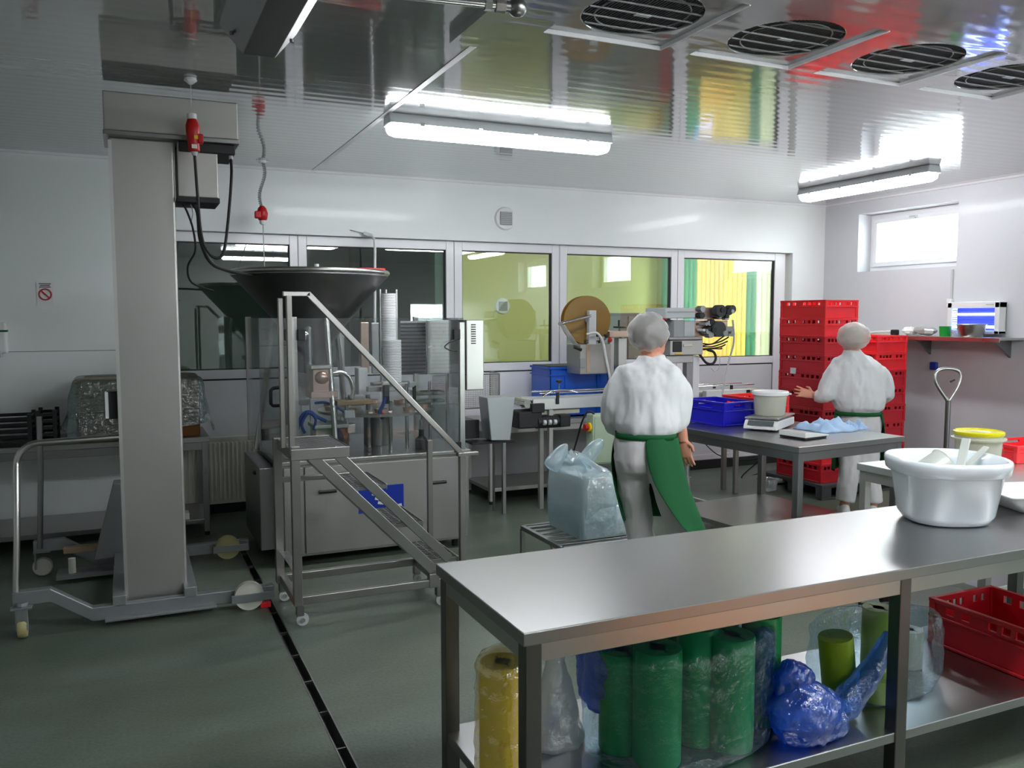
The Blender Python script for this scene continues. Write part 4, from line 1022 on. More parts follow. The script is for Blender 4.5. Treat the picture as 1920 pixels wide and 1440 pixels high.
# ---- green-grey control box with emergency stop
t = thing('control_box', 'pale green control box with a red and yellow emergency stop below the conveyor', 'control box', D(1130, 900, 6.34))
a, b = ony(1112, 778, 6.30), ony(1158, 868, 6.30)
MB().box(a.x, b.x, 6.30, 6.42, b.z, a.z).build('enclosure', 'mint_box', t, bev=.008)
MB().box(a.x+.012, b.x-.012, 6.292, 6.302, b.z+.015, a.z-.015).build('enclosure_door', 'mint_box', t, bev=.004)
c = Vector((a.x, 6.35, ony(1106, 801, 6.35).z))
MB().cyl(c, c+Vector((-.02, 0, 0)), .038, 18).build('stop_ring', 'yellow_sticker', t, smooth=40)
MB().tube([c+Vector((-.02, 0, 0)), c+Vector((-.035, 0, 0)), c+Vector((-.037, 0, 0)), c+Vector((-.055, 0, 0))], [.016, .016, .03, .028], 18).build('stop_button', 'red_plug', t, smooth=40)
MB().cyl(((a.x+b.x)/2, 6.38, 0), ((a.x+b.x)/2, 6.38, b.z), .02, 12).build('stand_post', 'steel_dark', t)
MB().box((a.x+b.x)/2-.15, (a.x+b.x)/2+.15, 6.3, 6.46, 0, .02).build('stand_foot', 'steel_dark', t, bev=.004)
MB().tube(spline([(a.x+.03, 6.33, a.z), (a.x-.03, 6.33, a.z+.03), (a.x-.06, 6.38, a.z-.06), (a.x-.05, 6.5, a.z-.25), (a.x-.12, 6.55, .3)]), .008, 8).build('cable', 'rubber', t, smooth=60)
# ---- big blue bin on the line table
def euro_bin(name, label, x0, x1, y0, y1, z0, z1, mm, group=None, ribs=True, lid=None):
    t = thing(name, label, 'crate', ((x0+x1)/2, (y0+y1)/2, z0), 0, group)
    th = .012; m = MB(); d_ = .014
    m.box(x0+d_, x1-d_, y0+d_, y1-d_, z0, z0+.02)
    for (a, b, c_, e_) in ((x0+d_, x1-d_, y0+d_, y0+d_+th), (x0+d_, x1-d_, y1-d_-th, y1-d_), (x0+d_, x0+d_+th, y0+d_, y1-d_), (x1-d_-th, x1-d_, y0+d_, y1-d_)): m.box(a, b, c_, e_, z0, z1)
    m.build('shell', mm, t, bev=.003)
    m = MB()
    for (zz, hh) in ((z1-.022, .022), (z1-.085, .012)):
        for (a, b, c_, e_) in ((x0, x1, y0, y0+d_), (x0, x1, y1-d_, y1), (x0, x0+d_, y0+d_, y1-d_), (x1-d_, x1, y0+d_, y1-d_)): m.box(a, b, c_, e_, zz, zz+hh)
    m.build('rim', mm, t, bev=.003)
    if ribs:
        for k in (1, 3):
            x = x0+(x1-x0)*k/4; MB().box(x-.008, x+.008, y0, y0+d_, z0+.03, z1-.085).build('rib', mm, t, bev=.002)
    return t
euro_bin('blue_bin', 'large bright blue plastic bin on the line table behind the conveyor', 3.60, 4.30, 7.12, 7.55, .746, 1.225, 'blue_bin')
m = MB(); rings = []
one('bin_liner', 'black', 'black liner lying over the top of the large blue bin', 'liner', MB().box(3.62, 4.28, 7.14, 7.53, 1.2255, 1.232), bev=.002)

# ================================================================== PRINTER ON A STAND
YP = 5.82
t = thing('label_printer', 'label printer stack with black cables on a grey wheeled stand', 'printer', onz(1305, 965, 0))
B_ = lambda *a, **k: blkt(t, *a, **k)
B_(1248, 577, 1304, 597, YP, .30, 'printer_unit', 'grey_plastic', bev=.008); B_(1252, 584, 1302, 586, YP-.004, .004, 'groove', 'paint_grey', bev=0)
B_(1264, 600, 1283, 633, YP-.02, .30, 'printer_side', 'paint_grey', bev=.006); B_(1283, 601, 1303, 632, YP+.02, .28, 'printer_unit', 'grey_plastic', bev=.008)
B_(1304, 576, 1366, 599, YP+.05, .02, 'mechanism_plate', 'copper'); B_(1303, 601, 1364, 630, YP+.05, .02, 'mechanism_plate', 'copper')
random.seed(3)
for k in range(22):
    px, py_ = 1306+random.random()*58, (579 if k % 2 else 604)+random.random()*(16 if k % 2 else 24)
    c = ony(px, py_, YP+.03); r_ = .010+random.random()*.02
    MB().cyl(c, c+Vector((0, -.05-random.random()*.05, 0)), r_, 14).build('printer_roller', random.choice(('black', 'steel_dark', 'grey_plastic', 'paint_grey', 'black')), t, smooth=50)
for (px, py_, r_) in ((1343, 583, .05), (1340, 617, .065), (1364, 580, .035)):
    c = ony(px, py_, YP+.02); MB().cyl(c, c+Vector((0, -.07, 0)), r_, 20).build('ribbon_roll', 'fan_dark', t, smooth=50)
B_(1360, 612, 1374, 626, YP, .06, 'print_head', 'paint_grey')
B_(1255, 632, 1318, 637, YP-.03, .36, 'shelf_plate', 'steel_dark'); B_(1257, 638, 1318, 665, YP, .25, 'controller', 'steel_sat'); B_(1262, 640, 1279, 660, YP-.006, .008, 'screen', 'black'); B_(1282, 645, 1298, 650, YP-.006, .008, 'button_row', 'cream')
B_(1266, 662, 1280, 664, YP-.007, .006, 'yellow_strip', 'yellow_sticker', bev=0)
B_(1250, 667, 1300, 680, YP+.05, .12, 'support_arm', 'steel_sat')
a, b = ony(1296, 668, YP), ony(1320, 668, YP)
MB().box(a.x, (a.x+b.x)/2, YP+.06, YP+.12, .55, a.z).build('column', 'steel_dark', t, bev=.004)
MB().box((a.x+b.x)/2, b.x, YP+.06, YP+.12, ony(1310, 788, YP).z, a.z).build('column_cover', 'white_plastic', t, bev=.004)
px_ = a.x+.035
MB().cyl((px_, YP+.09, .10), (px_, YP+.09, .58), .028, 14).build('lower_post', 'steel_sat', t, smooth=50)
MB().cyl((px_, YP+.09, .20), (px_, YP+.09, .34), .042, 14).build('height_clamp', 'steel_sat', t, smooth=40)
MB().cyl((px_-.02, YP+.09, .58), (px_+.02, YP+.09, .58), .05, 14).build('collar', 'black', t)
for (dx, dy) in ((.22, -.22), (-.2, -.18), (.25, .2), (-.2, .22)):
    q = Vector((px_+dx, YP+.09+dy, .09)); MB().bar((px_, YP+.09, .16), q, .04, .05).build('base_leg', 'steel_sat', t, bev=.004)
    c_ = MB(); c_.cyl((q.x, q.y, .07), (q.x, q.y, .09), .014, 10); c_.box(q.x-.02, q.x+.02, q.y-.02, q.y+.02, .045, .07); fk = c_.build('caster_fork', 'grey_plastic', t)
    MB().cyl((q.x, q.y-.012, .027), (q.x, q.y+.012, .027), .027, 16).build('caster_wheel', 'rubber', fk, smooth=50)
cc = lambda x, y: ony(x, y, YP+.02)
MB().tube(spline([cc(1296, 646), cc(1312, 665), cc(1324, 680), cc(1336, 682), cc(1342, 672), cc(1338, 660), cc(1326, 656)]), .011, 8).build('cable', 'rubber', t, smooth=60)
for k, (y0, y1, x1) in enumerate(((644, 624, 1366), (650, 640, 1364), (654, 646, 1360), (656, 652, 1352), (648, 632, 1366))):
    MB().tube(spline([cc(1318, y0), cc(1335, y0+1-k), cc(1352, (y0+y1)/2), cc(x1, y1)]), .006, 6).build('cable', 'rubber', t, smooth=60)
MB().tube(spline([cc(1374, 600), cc(1376, 640), cc(1366, 680), cc(1358, 720), cc(1348, 760), cc(1330, 778), cc(1310, 782)]), .008, 6).build('air_tube', 'grey_plastic', t, smooth=60)
MB().tube(spline([cc(1350, 668), cc(1348, 690), cc(1340, 696), cc(1333, 690)]), .003, 6).build('thin_wire', 'grey_plastic', t, smooth=60)

# cabinet behind the glass; its red panel paints in the reflected crates
t = thing('storage_cabinet', 'grey cabinet seen through the partition glass behind the labelling head', 'cabinet', (5.35, 8.75, 0))
MB().box(4.75, 5.92, 8.5, 9.0, 0, 1.74).build('carcass', 'paint_grey', t, bev=.01)
MB().box(4.77, 5.30, 8.485, 8.5, .05, 1.70).build('cabinet_door', 'galv', t, bev=.004); MB().box(5.32, 5.70, 8.485, 8.5, .05, 1.70).build('cabinet_door', 'steel_sat', t, bev=.004)
MB().box(5.715, 5.90, 8.48, 8.5, 1.0, 1.72).build('red_reflection_panel', 'red_dark', t, bev=.004)  # red colour stands for the crate reflection in the glass

# ================================================================== PEOPLE
def dep(px, py_, Dd):
    return CAM+ray(px, py_)*(Dd/FPX)
def hand(mb, W, d, n, curl, spread=.12, sz=1., thumb=1):
    # palm and five fingers; d = finger direction, n = palm normal, thumb on +side
    d = d.normalized(); n = (n-d*n.dot(d)).normalized(); s_ = d.cross(n)*thumb
    rings = []
    for (u, a, b) in ((-.02, .026, .020), (.02, .034, .017), (.06, .042, .015), (.09, .041, .013), (.098, .034, .010)):
        rings.append([W+d*u*sz+s_*a*sz*math.cos(2*math.pi*k/10)+n*b*sz*math.sin(2*math.pi*k/10) for k in range(10)])
    mb.loft(rings)
    for i, (off, ln) in enumerate(((.030, .068), (.010, .078), (-.011, .072), (-.031, .056))):
        p = W+d*.085*sz+s_*off*sz; dd = (d+s_*spread*off*14).normalized(); pts = [p-dd*.02*sz, p]; c_ = curl*(.8+.12*i)
        ax = dd.cross(n).normalized()
        for k, fr in enumerate((.42, .32, .26)):
            dd = Matrix.Rotation(-c_*(.6 if k == 0 else 1.), 3, ax) @ dd; p = p+dd*ln*fr*sz; pts.append(p)
        mb.tube(pts, [.0095*sz, .0095*sz, .0088*sz, .008*sz, .006*sz], 8)
    p = W+d*.02*sz+s_*.03*sz; dd = (s_*.75+d*.65+n*.25).normalized()
    mb.tube([p-dd*.015*sz, p, p+dd*.035*sz, p+(dd*.6+d*.5).normalized()*.06*sz], [.013*sz, .013*sz, .010*sz, .007*sz], 8)
def ring(c, ax_a, ax_b, a, b, n=20, e=2.3):
    out = []
    for k in range(n):
        th = 2*math.pi*k/n; cs, sn = math.cos(th), math.sin(th)
        out.append(c+ax_a*a*math.copysign(abs(cs)**(2/e), cs)+ax_b*b*math.copysign(abs(sn)**(2/e), sn))
    return out
def person(label, base, F, head, headF, J, jacket, legs, apron, hair, seed, net_r, hands, spread=.12):
    UP = Vector((0, 0, 1)); F = F.normalized(); Rt = F.cross(UP).normalized()
    # --- body, one continuous skin surface
    b = MB()
    hF = headF.normalized(); hR = hF.cross(UP).normalized(); HM = Matrix((hR, hF, UP)).transposed()
    b.ell(head, (.074, .094, .108), 20, 14, HM)
    b.ell(head+hF*.018-UP*.055, (.058, .076, .062), 16, 10, HM)            # jaw
    b.tube([head+hF*.088+UP*.012, head+hF*.108-UP*.022, head+hF*.085-UP*.034], [.008, .015, .010], 8)     # nose
    for s_ in (-1, 1):
        b.ell(head+hR*.076*s_-hF*.005-UP*.012, (.010, .022, .032), 10, 8, HM)                          # ears
        b.ell(head+hR*.032*s_+hF*.080+UP*.008, (.016, .010, .010), 8, 6, HM)
    b.tube([head+hF*.086-hR*.022-UP*.062, head+hF*.094-UP*.060, head+hF*.086+hR*.022-UP*.062], [.006, .009, .006], 8)   # mouth
    nb = J['neck']
    b.tube([head-UP*.05-hF*.015, (head+nb)/2-UP*.03, nb-UP*.03], [.052, .055, .07], 14)
    hip = J['hip']
    b.loft([ring(hip.lerp(nb, s_), Rt, F, a, d_, 18) for s_, a, d_ in ((-.12, .10, .09), (0, .145, .11), (.25, .135, .10), (.45, .125, .095), (.7, .15, .105), (.88, .14, .08), (1., .065, .06))])
    for s_ in ('L', 'R'):
        b.tube([J['sh'+s_].lerp(nb, .25)-UP*.03, J['el'+s_], J['wr'+s_]], [.045, .042, .031], 12)
        kn, an = legs[s_][1], legs[s_][2]
        b.tube([legs[s_][0], kn, an+UP*.06], [.075, .052, .036], 12)
        b.tube([an+UP*.06, an+UP*.02, an+F*.08, an+F*.14], [.036, .04, .034, .022], 10)
    for s_, (dd, nn, curl, thumb) in hands.items(): hand(b, J['wr'+s_], dd, nn, curl, thumb=thumb, spread=spread)
    for i, p in enumerate(b.v): b.v[i] = p-base
    o = b.build('person', 'skin'); o.location = base; WM[o.name] = Matrix.Translation(base)
    evaluated(o, [remesh(.005, 3)]); o.data.shade_smooth(); o.data.materials.clear(); o.data.materials.append(MATS['skin'])
    tag(o, label, 'person')
    def cloth(mb, nm, mm, vox, amp, sc, st=(1, 1, 1), it=5):
        c = mb.build(nm, mm, o); m_ = MATS[mm]
        evaluated(c, [remesh(vox, it)]); wrinkle(c, amp, sc, seed, st); c.data.shade_smooth(); c.data.materials.clear(); c.data.materials.append(m_)
        return c
    # --- jacket
    m = MB(); m.loft([ring(c, Rt, F, a, d_, 24) for c, a, d_ in jacket['rings']])
    for s_ in ('L', 'R'):
        pts, rad = jacket['sl'+s_]; m.tube(spline(pts, 4), [rad[min(int(i/4), len(rad)-1)]*(1-(i % 4)/4)+rad[min(int(i/4)+1, len(rad)-1)]*((i % 4)/4) for i in range(4*(len(pts)-1)+1)], 16)
    cloth(m, 'jacket', 'cloth_white', .011, .016, 7.5, (1.3, 1.3, .55))
    # --- trousers
    m = MB(); m.loft([ring(hip+UP*dz, Rt, F, a, d_, 22) for dz, a, d_ in ((.13, .15, .115), (.05, .168, .135), (-.04, .170, .14), (-.10, .14, .12))])
    for s_ in ('L', 'R'):
        h_, kn, an = legs[s_]
        m.tube([h_+UP*.02, h_.lerp(kn, .5), kn, kn.lerp(an, .5), an+UP*.05], [.095, .092, .082, .080, .078], 16)
    cloth(m, 'trousers', 'cloth_trouser', .011, .012, 8, (1.2, 1.2, .6))
    # --- apron: open shell round the front and sides, thin
    n = 30; rows = apron['rows']; m = MB(); grid = []
    for (c, a, d_, p0, p1) in rows:
        rg = []
        for k in range(n+1):
            ph = R(p0+(p1-p0)*k/n); fold = 1+.035*math.sin(k*1.1+c.z*9)
            rg.append(c+F*d_*fold*math.cos(ph)+Rt*a*fold*math.sin(ph))
        grid.append(rg)
    vs = [p for rg in grid for p in rg]; fs = []
    for i in range(len(grid)-1):
        for k in range(n): fs.append((i*(n+1)+k, i*(n+1)+k+1, (i+1)*(n+1)+k+1, (i+1)*(n+1)+k))
    m.add(vs, fs); ap = m.build('apron', 'green_cloth', o, smooth=180)
    ap.modifiers.new('so', 'SOLIDIFY').thickness = .004
    sd = ap.modifiers.new('su', 'SUBSURF'); sd.levels = 1; sd.render_levels = 1
    # apron band
    c, a, d_ = apron['band']
    m = MB(); m.loft([ring(c+UP*dz, Rt, F, a, d_, 28) for dz in (-.016, .016)], caps=False); bnd = m.build('apron_band', 'green_cloth', o, smooth=60); bnd.modifiers.new('so', 'SOLIDIFY').thickness = .004
    # --- hair, net, shoes
    m = MB(); m.ell(head+UP*.026-hF*.018, (.088, .104, .096), 32, 20, HM); hr_ = m.build('hair', hair, o, smooth=180); wrinkle(hr_, .010, 18, seed)
    m = MB(); rx, ry, rz_ = net_r; m.ell(head+UP*.034-hF*.034, (rx, ry, rz_), 40, 26, HM); nt_ = m.build('hair_net', 'net', o, smooth=180); wrinkle(nt_, .011, 26, seed+3); 
    for s_ in ('L', 'R'):
        an = legs[s_][2]; m = MB()
        m.loft([ring(an+F*u+UP*z_, Rt, UP, a, d_, 16) for u, z_, a, d_ in ((-.07, -.03, .02, .02), (-.06, -.025, .036, .05), (0, -.02, .042, .06), (.08, -.035, .046, .045), (.15, -.045, .044, .034), (.19, -.052, .03, .022), (.205, -.055, .01, .01))])
        m.build('shoe', 'white_plastic', o, smooth=60)
    return o
UPV = Vector((0, 0, 1))
# ---- worker in the middle, walking away
D1 = 4.68
q = lambda x, y, d_=0: dep(x, y, D1+d_)
F1 = (Matrix.Rotation(R(-14), 3, 'Z') @ Vector((cf.x, cf.y, 0))).normalized()
R1 = F1.cross(UPV)
hF1 = (Matrix.Rotation(R(-42), 3, 'Z') @ Vector((cf.x, cf.y, 0))).normalized()
b1 = q(1258, 1160); b1.z = 0
hip1 = q(1210, 850)
aL, aR = Vector((b1.x, b1.y, .085))-R1*.09+F1*.16, Vector((b1.x, b1.y, .085))+R1*.11-F1*.16
J1 = dict(neck=q(1220, 672), hip=hip1, shL=q(1168, 697), shR=q(1266, 697), elL=q(1148, 765, .05), wrL=q(1160, 800, .22), elR=q(1270, 770, -.02), wrR=q(1280, 826, .03))
legs1 = {'L': (hip1-R1*.085-UPV*.02, hip1.lerp(aL, .52)-R1*.07+F1*.05, aL), 'R': (hip1+R1*.085-UPV*.02, hip1.lerp(aR, .5)+R1*.09+F1*.05, aR)}
jr = [(1211, 818, .140, .115), (1211, 808, .165, .14), (1211, 792, .180, .155), (1211, 760, .178, .148), (1213, 725, .182, .142), (1215, 700, .188, .125), (1217, 688, .172, .112), (1219, 680, .120, .090), (1220, 672, .080, .075), (1221, 666, .072, .072)]
jac1 = dict(rings=[(q(x, y), a, d_) for x, y, a, d_ in jr],
            slL=([q(1188, 706), q(1158, 726), q(1147, 768, .04), q(1152, 795, .14), q(1158, 802, .19)], [.070, .072, .070, .062, .052]),
            slR=([q(1246, 706), q(1272, 728), q(1274, 770), q(1272, 795, .01), q(1276, 806, .02)], [.070, .072, .072, .068, .052]))
rows1 = []
for k, (x, y, a, d_, p0, p1) in enumerate(((1211, 814, .170, .148, -95, 178), (1212, 850, .192, .172, -95, 176), (1217, 890, .202, .192, -98, 172), (1228, 930, .210, .207, -100, 160), (1242, 975, .222, .217, -100, 148), (1246, 985, .222, .217, -100, 138))):
    rows1.append((q(x, y), a, d_, p0, p1))
person('worker with white jacket, hair net and green apron walking away mid room', b1, F1, q(1222, 634), hF1, J1, jac1, legs1,
       dict(rows=rows1, band=(q(1211, 815), .168, .142)), 'hair_grey', 1, (.106, .122, .108),
       {'R': ((q(1290, 862)-q(1282, 822)).normalized(), -F1*.9-R1*.4, .32, -1), 'L': (F1*.8-UPV*.4, R1, .4, -1)})
# ---- worker by the crates
D2 = 7.2
q2 = lambda x, y, d_=0: dep(x, y, D2+d_)
F2 = (Matrix.Rotation(R(-12), 3, 'Z') @ Vector((cf.x, cf.y, 0))).normalized()
R2 = F2.cross(UPV)
hF2 = (Matrix.Rotation(R(4), 3, 'Z') @ Vector((cf.x, cf.y, 0))).normalized()
b2 = q2(1609, 970); b2.z = 0
hip2 = q2(1611, 792)
aL, aR = Vector((b2.x, b2.y, .085))-R2*.11, Vector((b2.x, b2.y, .085))+R2*.11
J2 = dict(neck=q2(1599, 664), hip=hip2, shL=q2(1566, 684), shR=q2(1640, 684), elL=q2(1553, 738, .02), wrL=q2(1524, 741, .06), elR=q2(1661, 735, .02), wrR=q2(1650, 752, .24))
legs2 = {'L': (hip2-R2*.085, hip2.lerp(aL, .5)-R2*.02, aL), 'R': (hip2+R2*.085, hip2.lerp(aR, .5)+R2*.02, aR)}
jr = [(1609, 772, .165, .13), (1609, 764, .195, .165), (1608, 750, .215, .18), (1607, 725, .215, .175), (1606, 700, .212, .155), (1604, 684, .200, .135), (1602, 675, .165, .115), (1600, 668, .105, .09), (1599, 662, .078, .075), (1599, 656, .07, .07)]
jac2 = dict(rings=[(q2(x, y), a, d_) for x, y, a, d_ in jr],
            slL=([q2(1582, 692), q2(1560, 708), q2(1551, 737, .0), q2(1540, 743, .03), q2(1529, 741, .06)], [.080, .086, .080, .062, .045]),
            slR=([q2(1626, 692), q2(1651, 708), q2(1660, 735, .02), q2(1657, 745, .12), q2(1652, 750, .2)], [.080, .086, .075, .062, .048]))
rows2 = []
for (x, y, a, d_, p0, p1) in ((1610, 772, .190, .155, -128, 128), (1610, 790, .20, .165, -116, 114), (1610, 815, .205, .175, -112, 108), (1610, 850, .21, .18, -110, 105), (1610, 885, .215, .185, -110, 105)):
    rows2.append((q2(x, y), a, d_, p0, p1))
person('worker in white jacket and light hair net reaching left before the red crates', b2, F2, q2(1597, 638), hF2, J2, jac2, legs2,
       dict(rows=rows2, band=(q2(1609, 774), .185, .15)), 'hair_fair', 5, (.130, .135, .116),
       {'L': (Vector(-cr)+UPV*.25+F2*.1, UPV*.4-F2, .12, 1), 'R': (F2-UPV*.2, -R2, .4, 1)}, spread=.55)
# ================================================================== RED CRATES
def crate(name, label, cx, cy_, z0, sx, sy, h, mm, rz=0., group=None, slots=True, rim=.012):
    t = thing(name, label, 'crate', (cx, cy_, z0), rz, group)
    hx, hy = sx/2, sy/2; th = .010; d_ = .010
    m = MB(); m.box(-hx+d_, hx-d_, -hy+d_, hy-d_, 0, .012)
    def side(L, f):
        # wall with a row of square slots under the rim: built round the openings
        zs0, zs1 = h*.72, h*.88
        sl = [(-L*.40, -L*.33), (-L*.29, -L*.22), (-L*.18, -L*.11), (-L*.07, 0), (L*.16, L*.23), (L*.30, L*.37)] if slots else [(-L*.18, L*.18)]
        f(m, -L/2, L/2, 0, zs0); f(m, -L/2, L/2, zs1, h)
        x = -L/2
        for a, b in sl: f(m, x, a, zs0, zs1); x = b
        f(m, x, L/2, zs0, zs1)
    side(sx-2*d_, lambda mb, a, b, z_, z1: mb.box(a, b, -hy+d_, -hy+d_+th, z_, z1)); side(sx-2*d_, lambda mb, a, b, z_, z1: mb.box(a, b, hy-d_-th, hy-d_, z_, z1))
    side(sy-2*d_, lambda mb, a, b, z_, z1: mb.box(-hx+d_, -hx+d_+th, a, b, z_, z1)); side(sy-2*d_, lambda mb, a, b, z_, z1: mb.box(hx-d_-th, hx-d_, a, b, z_, z1))
    m.build('shell', mm, t, world=False)
    m = MB()
    for (zz, hh) in ((h-.016, .016), (h*.60, .010), (.0, .012)):
        for (a, b, c_, e_) in ((-hx, hx, -hy, -hy+d_), (-hx, hx, hy-d_, hy), (-hx, -hx+d_, -hy+d_, hy-d_), (hx-d_, hx, -hy+d_, hy-d_)): m.box(a, b, c_, e_, zz, zz+hh)
    m.build('rim', mm, t, world=False, bev=.002, seg=1)
    for (u, v) in ((-hx, -hy), (hx-.03, -hy), (-hx, hy-.03), (hx-.03, hy-.03)):
        MB().box(u+.0005, u+.0295, v+.0005, v+.0295, .0, h-.002).build('corner_post', mm, t, world=False, bev=.004, seg=1)
    return t
# plastic pallets
def pallet(label, x0, x1, y0, y1, h=.14):
    t = thing('pallet', label, 'pallet', ((x0+x1)/2, (y0+y1)/2, 0), 0, 'dark plastic pallets')
    MB().box(x0, x1, y0, y1, h-.03, h).build('deck', 'pallet_grey', t, bev=.004)
    for y in (y0, (y0+y1)/2-.04, y1-.08): MB().box(x0, x1, y, y+.08, 0, .02).build('skid', 'pallet_grey', t, bev=.004)
    for x in (x0, (x0+x1)/2-.06, x1-.12):
        for y in (y0, (y0+y1)/2-.04, y1-.08): MB().box(x, x+.12, y, y+.08, .02, h-.03).build('block', 'pallet_grey', t, bev=.004)
pallet('dark plastic pallet under the tall red crate stack', 5.80, 6.46, 5.9, 6.72)
pallet('dark plastic pallet under the lower red crate stack', 6.52, 7.30, 5.98, 6.80)
ORD = ['topmost', 'second from top', 'third from top', 'fourth from top', 'fifth from top', 'sixth from top', 'seventh from top', 'eighth from top', 'ninth from top', 'bottom']
N1 = 10; P1_ = .171
for k in range(N1):
    i = N1-1-k
    crate('red_crate', 'red slotted plastic crate, %s of the tall stack beside the partition' % ORD[i], 6.06+random.uniform(-.004, .004), 6.27+random.uniform(-.005, .005), .141+k*P1_, .41, .60, .1705, 'red_plastic' if i in (0, 1, 8, 7) else 'red_dark' if i > 1 else 'red_plastic', group='red crates in the tall stack')
N2 = 8
for k in range(N2):
    i = N2-1-k
    crate('red_crate', 'red plastic crate, %s of the lower stack behind the reaching worker' % (ORD[i] if k else 'bottom'), 6.86+random.uniform(-.004, .004), 6.40+random.uniform(-.005, .005), .141+k*P1_, .41, .60, .1705, 'red_plastic' if i < 2 else 'red_dark', group='red crates in the lower stack')
# paper tags on the tall stack
for (px, py_) in ((1487, 695),):
    c = onx(px, py_, 5.849)
    one('paper_tag', 'paper', 'small white paper tag stuck on the tall red crate stack', 'tag', MB().box(5.846, 5.8535, c.y-.035, c.y+.035, c.z-.028, c.z+.028))

# ================================================================== SHELF ON THE RIGHT WALL
t = thing('wall_shelf', 'steel wall shelf on brackets under the blue insect killer', 'shelf', (7.3, 6.0, 1.475))
MB().box(7.12, XR-.001, 5.16, 7.0, 1.478, 1.50).build('board', 'steel_sat', t, bev=.003)
MB().box(7.115, 7.125, 5.16, 7.0, 1.462, 1.502).build('front_lip', 'steel', t, bev=.002)
for y in (5.30, 6.16, 6.8):
    MB().prism([(XR-.001, 1.477), (7.22, 1.477), (XR-.001, 1.31)], lambda u, v: Vector((u, y-.012, v)), lambda u, v: Vector((u, y+.012, v))).build('bracket', 'steel_dark', t, bev=.002)
S = lambda px, py_, X=7.30: onx(px, py_, X)
c = S(1772, 628, 7.26); c.z = 1.5015
one('green_cup', 'green_cup', 'green plastic cup on the wall shelf', 'cup', MB().lathe([(.0, 0), (.050, 0), (.056, .095), (.059, .098), (.054, .098), (.048, .006), (0, .006)], c, 24), smooth=40)
c = S(1821, 628, 7.225); c.z = 1.5015
o = one('steel_bowl', 'steel', 'conical steel bowl on the wall shelf before the insect killer', 'bowl', MB().lathe([(.0, 0), (.095, 0), (.105, .01), (.126, .115), (.134, .118), (.131, .122), (.122, .118), (.100, .014), (0, .008)], c, 32), smooth=40)
c = S(1792, 626, 7.29); c.z = 1.5015
one('clear_tub', 'clear_box', 'small clear tub between green cup and steel bowl', 'tub', MB().lathe([(.0, 0), (.045, 0), (.05, .07), (.047, .07), (.042, .004), (0, .004)], c, 20), smooth=40)
def crumple(name, label, cat, c, r, mm, seed, n=18, m_=12, amp=.3, sc=6):
    mb = MB(); mb.ell((0, 0, 0), r, n, m_)
    for i, p in enumerate(mb.v):
        h = noise.fractal(Vector(p)*sc/max(r)*.25+Vector((seed, 0, 0)), .8, 2., 3); mb.v[i] = Vector(p)*(1+amp*h)
    zb = min(p.z for p in mb.v)
    for i, p in enumerate(mb.v): mb.v[i] = p+Vector(c)-Vector((0, 0, zb))
    return one(name, mm, label, cat, mb, smooth=25)
p = S(1735, 627); crumple('foil_heap', 'crumpled silver foil heap on the wall shelf', 'foil', (7.30, p.y, 1.5015), (.07, .13, .045), 'alu', 4)
p = S(1702, 628); crumple('cloth_heap', 'crumpled white paper cloth on the wall shelf by the foil', 'cloth', (7.34, p.y+.01, 1.5015), (.08, .075, .04), 'paper', 9)
p = S(1683, 624); t = thing('scraper_tool', 'dark scraper tool lying at the left end of the wall shelf', 'tool', (7.28, p.y, 1.5015))
MB().box(7.23, 7.29, p.y-.035, p.y+.035, 1.502, 1.56).build('tool_head', 'black', t, bev=.012)
MB().tube([(7.26, p.y+.03, 1.54), (7.22, p.y+.2, 1.53), (7.20, p.y+.34, 1.515)], [.012, .014, .012], 10).build('tool_handle', 'cream', t, smooth=60)
# blue hook / spot on wall below shelf
c = onx(1753, 686, XR)
one('wall_socket', 'label_blue', 'small blue wall socket below the steel shelf', 'socket', MB().box(XR-.035, XR, c.y-.04, c.y+.04, c.z-.04, c.z+.04), bev=.01)
# ================================================================== PALLET TRUCK
HX_, HY_ = 6.29, 4.98
t = thing('pallet_truck', 'hand pallet truck with a bare metal loop handle by the right wall', 'pallet truck', (HX_, HY_, 0))
hq = lambda x, y: dep(x, y, 7.13)
loop = spline([hq(1777, 752), hq(1757, 722), hq(1753, 705), hq(1760, 694), hq(1778, 691), hq(1796, 695), hq(1801, 707), hq(1796, 724), hq(1779, 752)], 5)
MB().tube(loop, .014, 10).build('loop_handle', 'steel', t, smooth=60)
MB().tube([hq(1790, 712), hq(1782, 716)], .008, 8).build('release_lever', 'black', t, smooth=50)
sh0 = hq(1778, 750); sh1 = Vector((sh0.x+.02, sh0.y+.02, .25))
MB().cyl(sh0, sh1, .022, 14).build('shaft', 'steel_dark', t, smooth=50)
MB().cyl((sh1.x, sh1.y, .08), (sh1.x, sh1.y, .36), .055, 16).build('pump', 'red_dark', t, smooth=40)
for s_ in (-1, 1):
    MB().cyl((sh1.x+s_*.03, sh1.y, .09), (sh1.x+s_*.075, sh1.y, .09), .09, 20).build('steer_wheel', 'nylon', t, smooth=40)
    MB().box(sh1.x+s_*.19-.075, sh1.x+s_*.19+.075, sh1.y-1.15, sh1.y-.1, .05, .085).build('fork', 'red_dark', t, bev=.008)
MB().box(sh1.x-.265, sh1.x+.265, sh1.y-.12, sh1.y-.03, .05, .3).build('fork_carriage', 'red_dark', t, bev=.008)

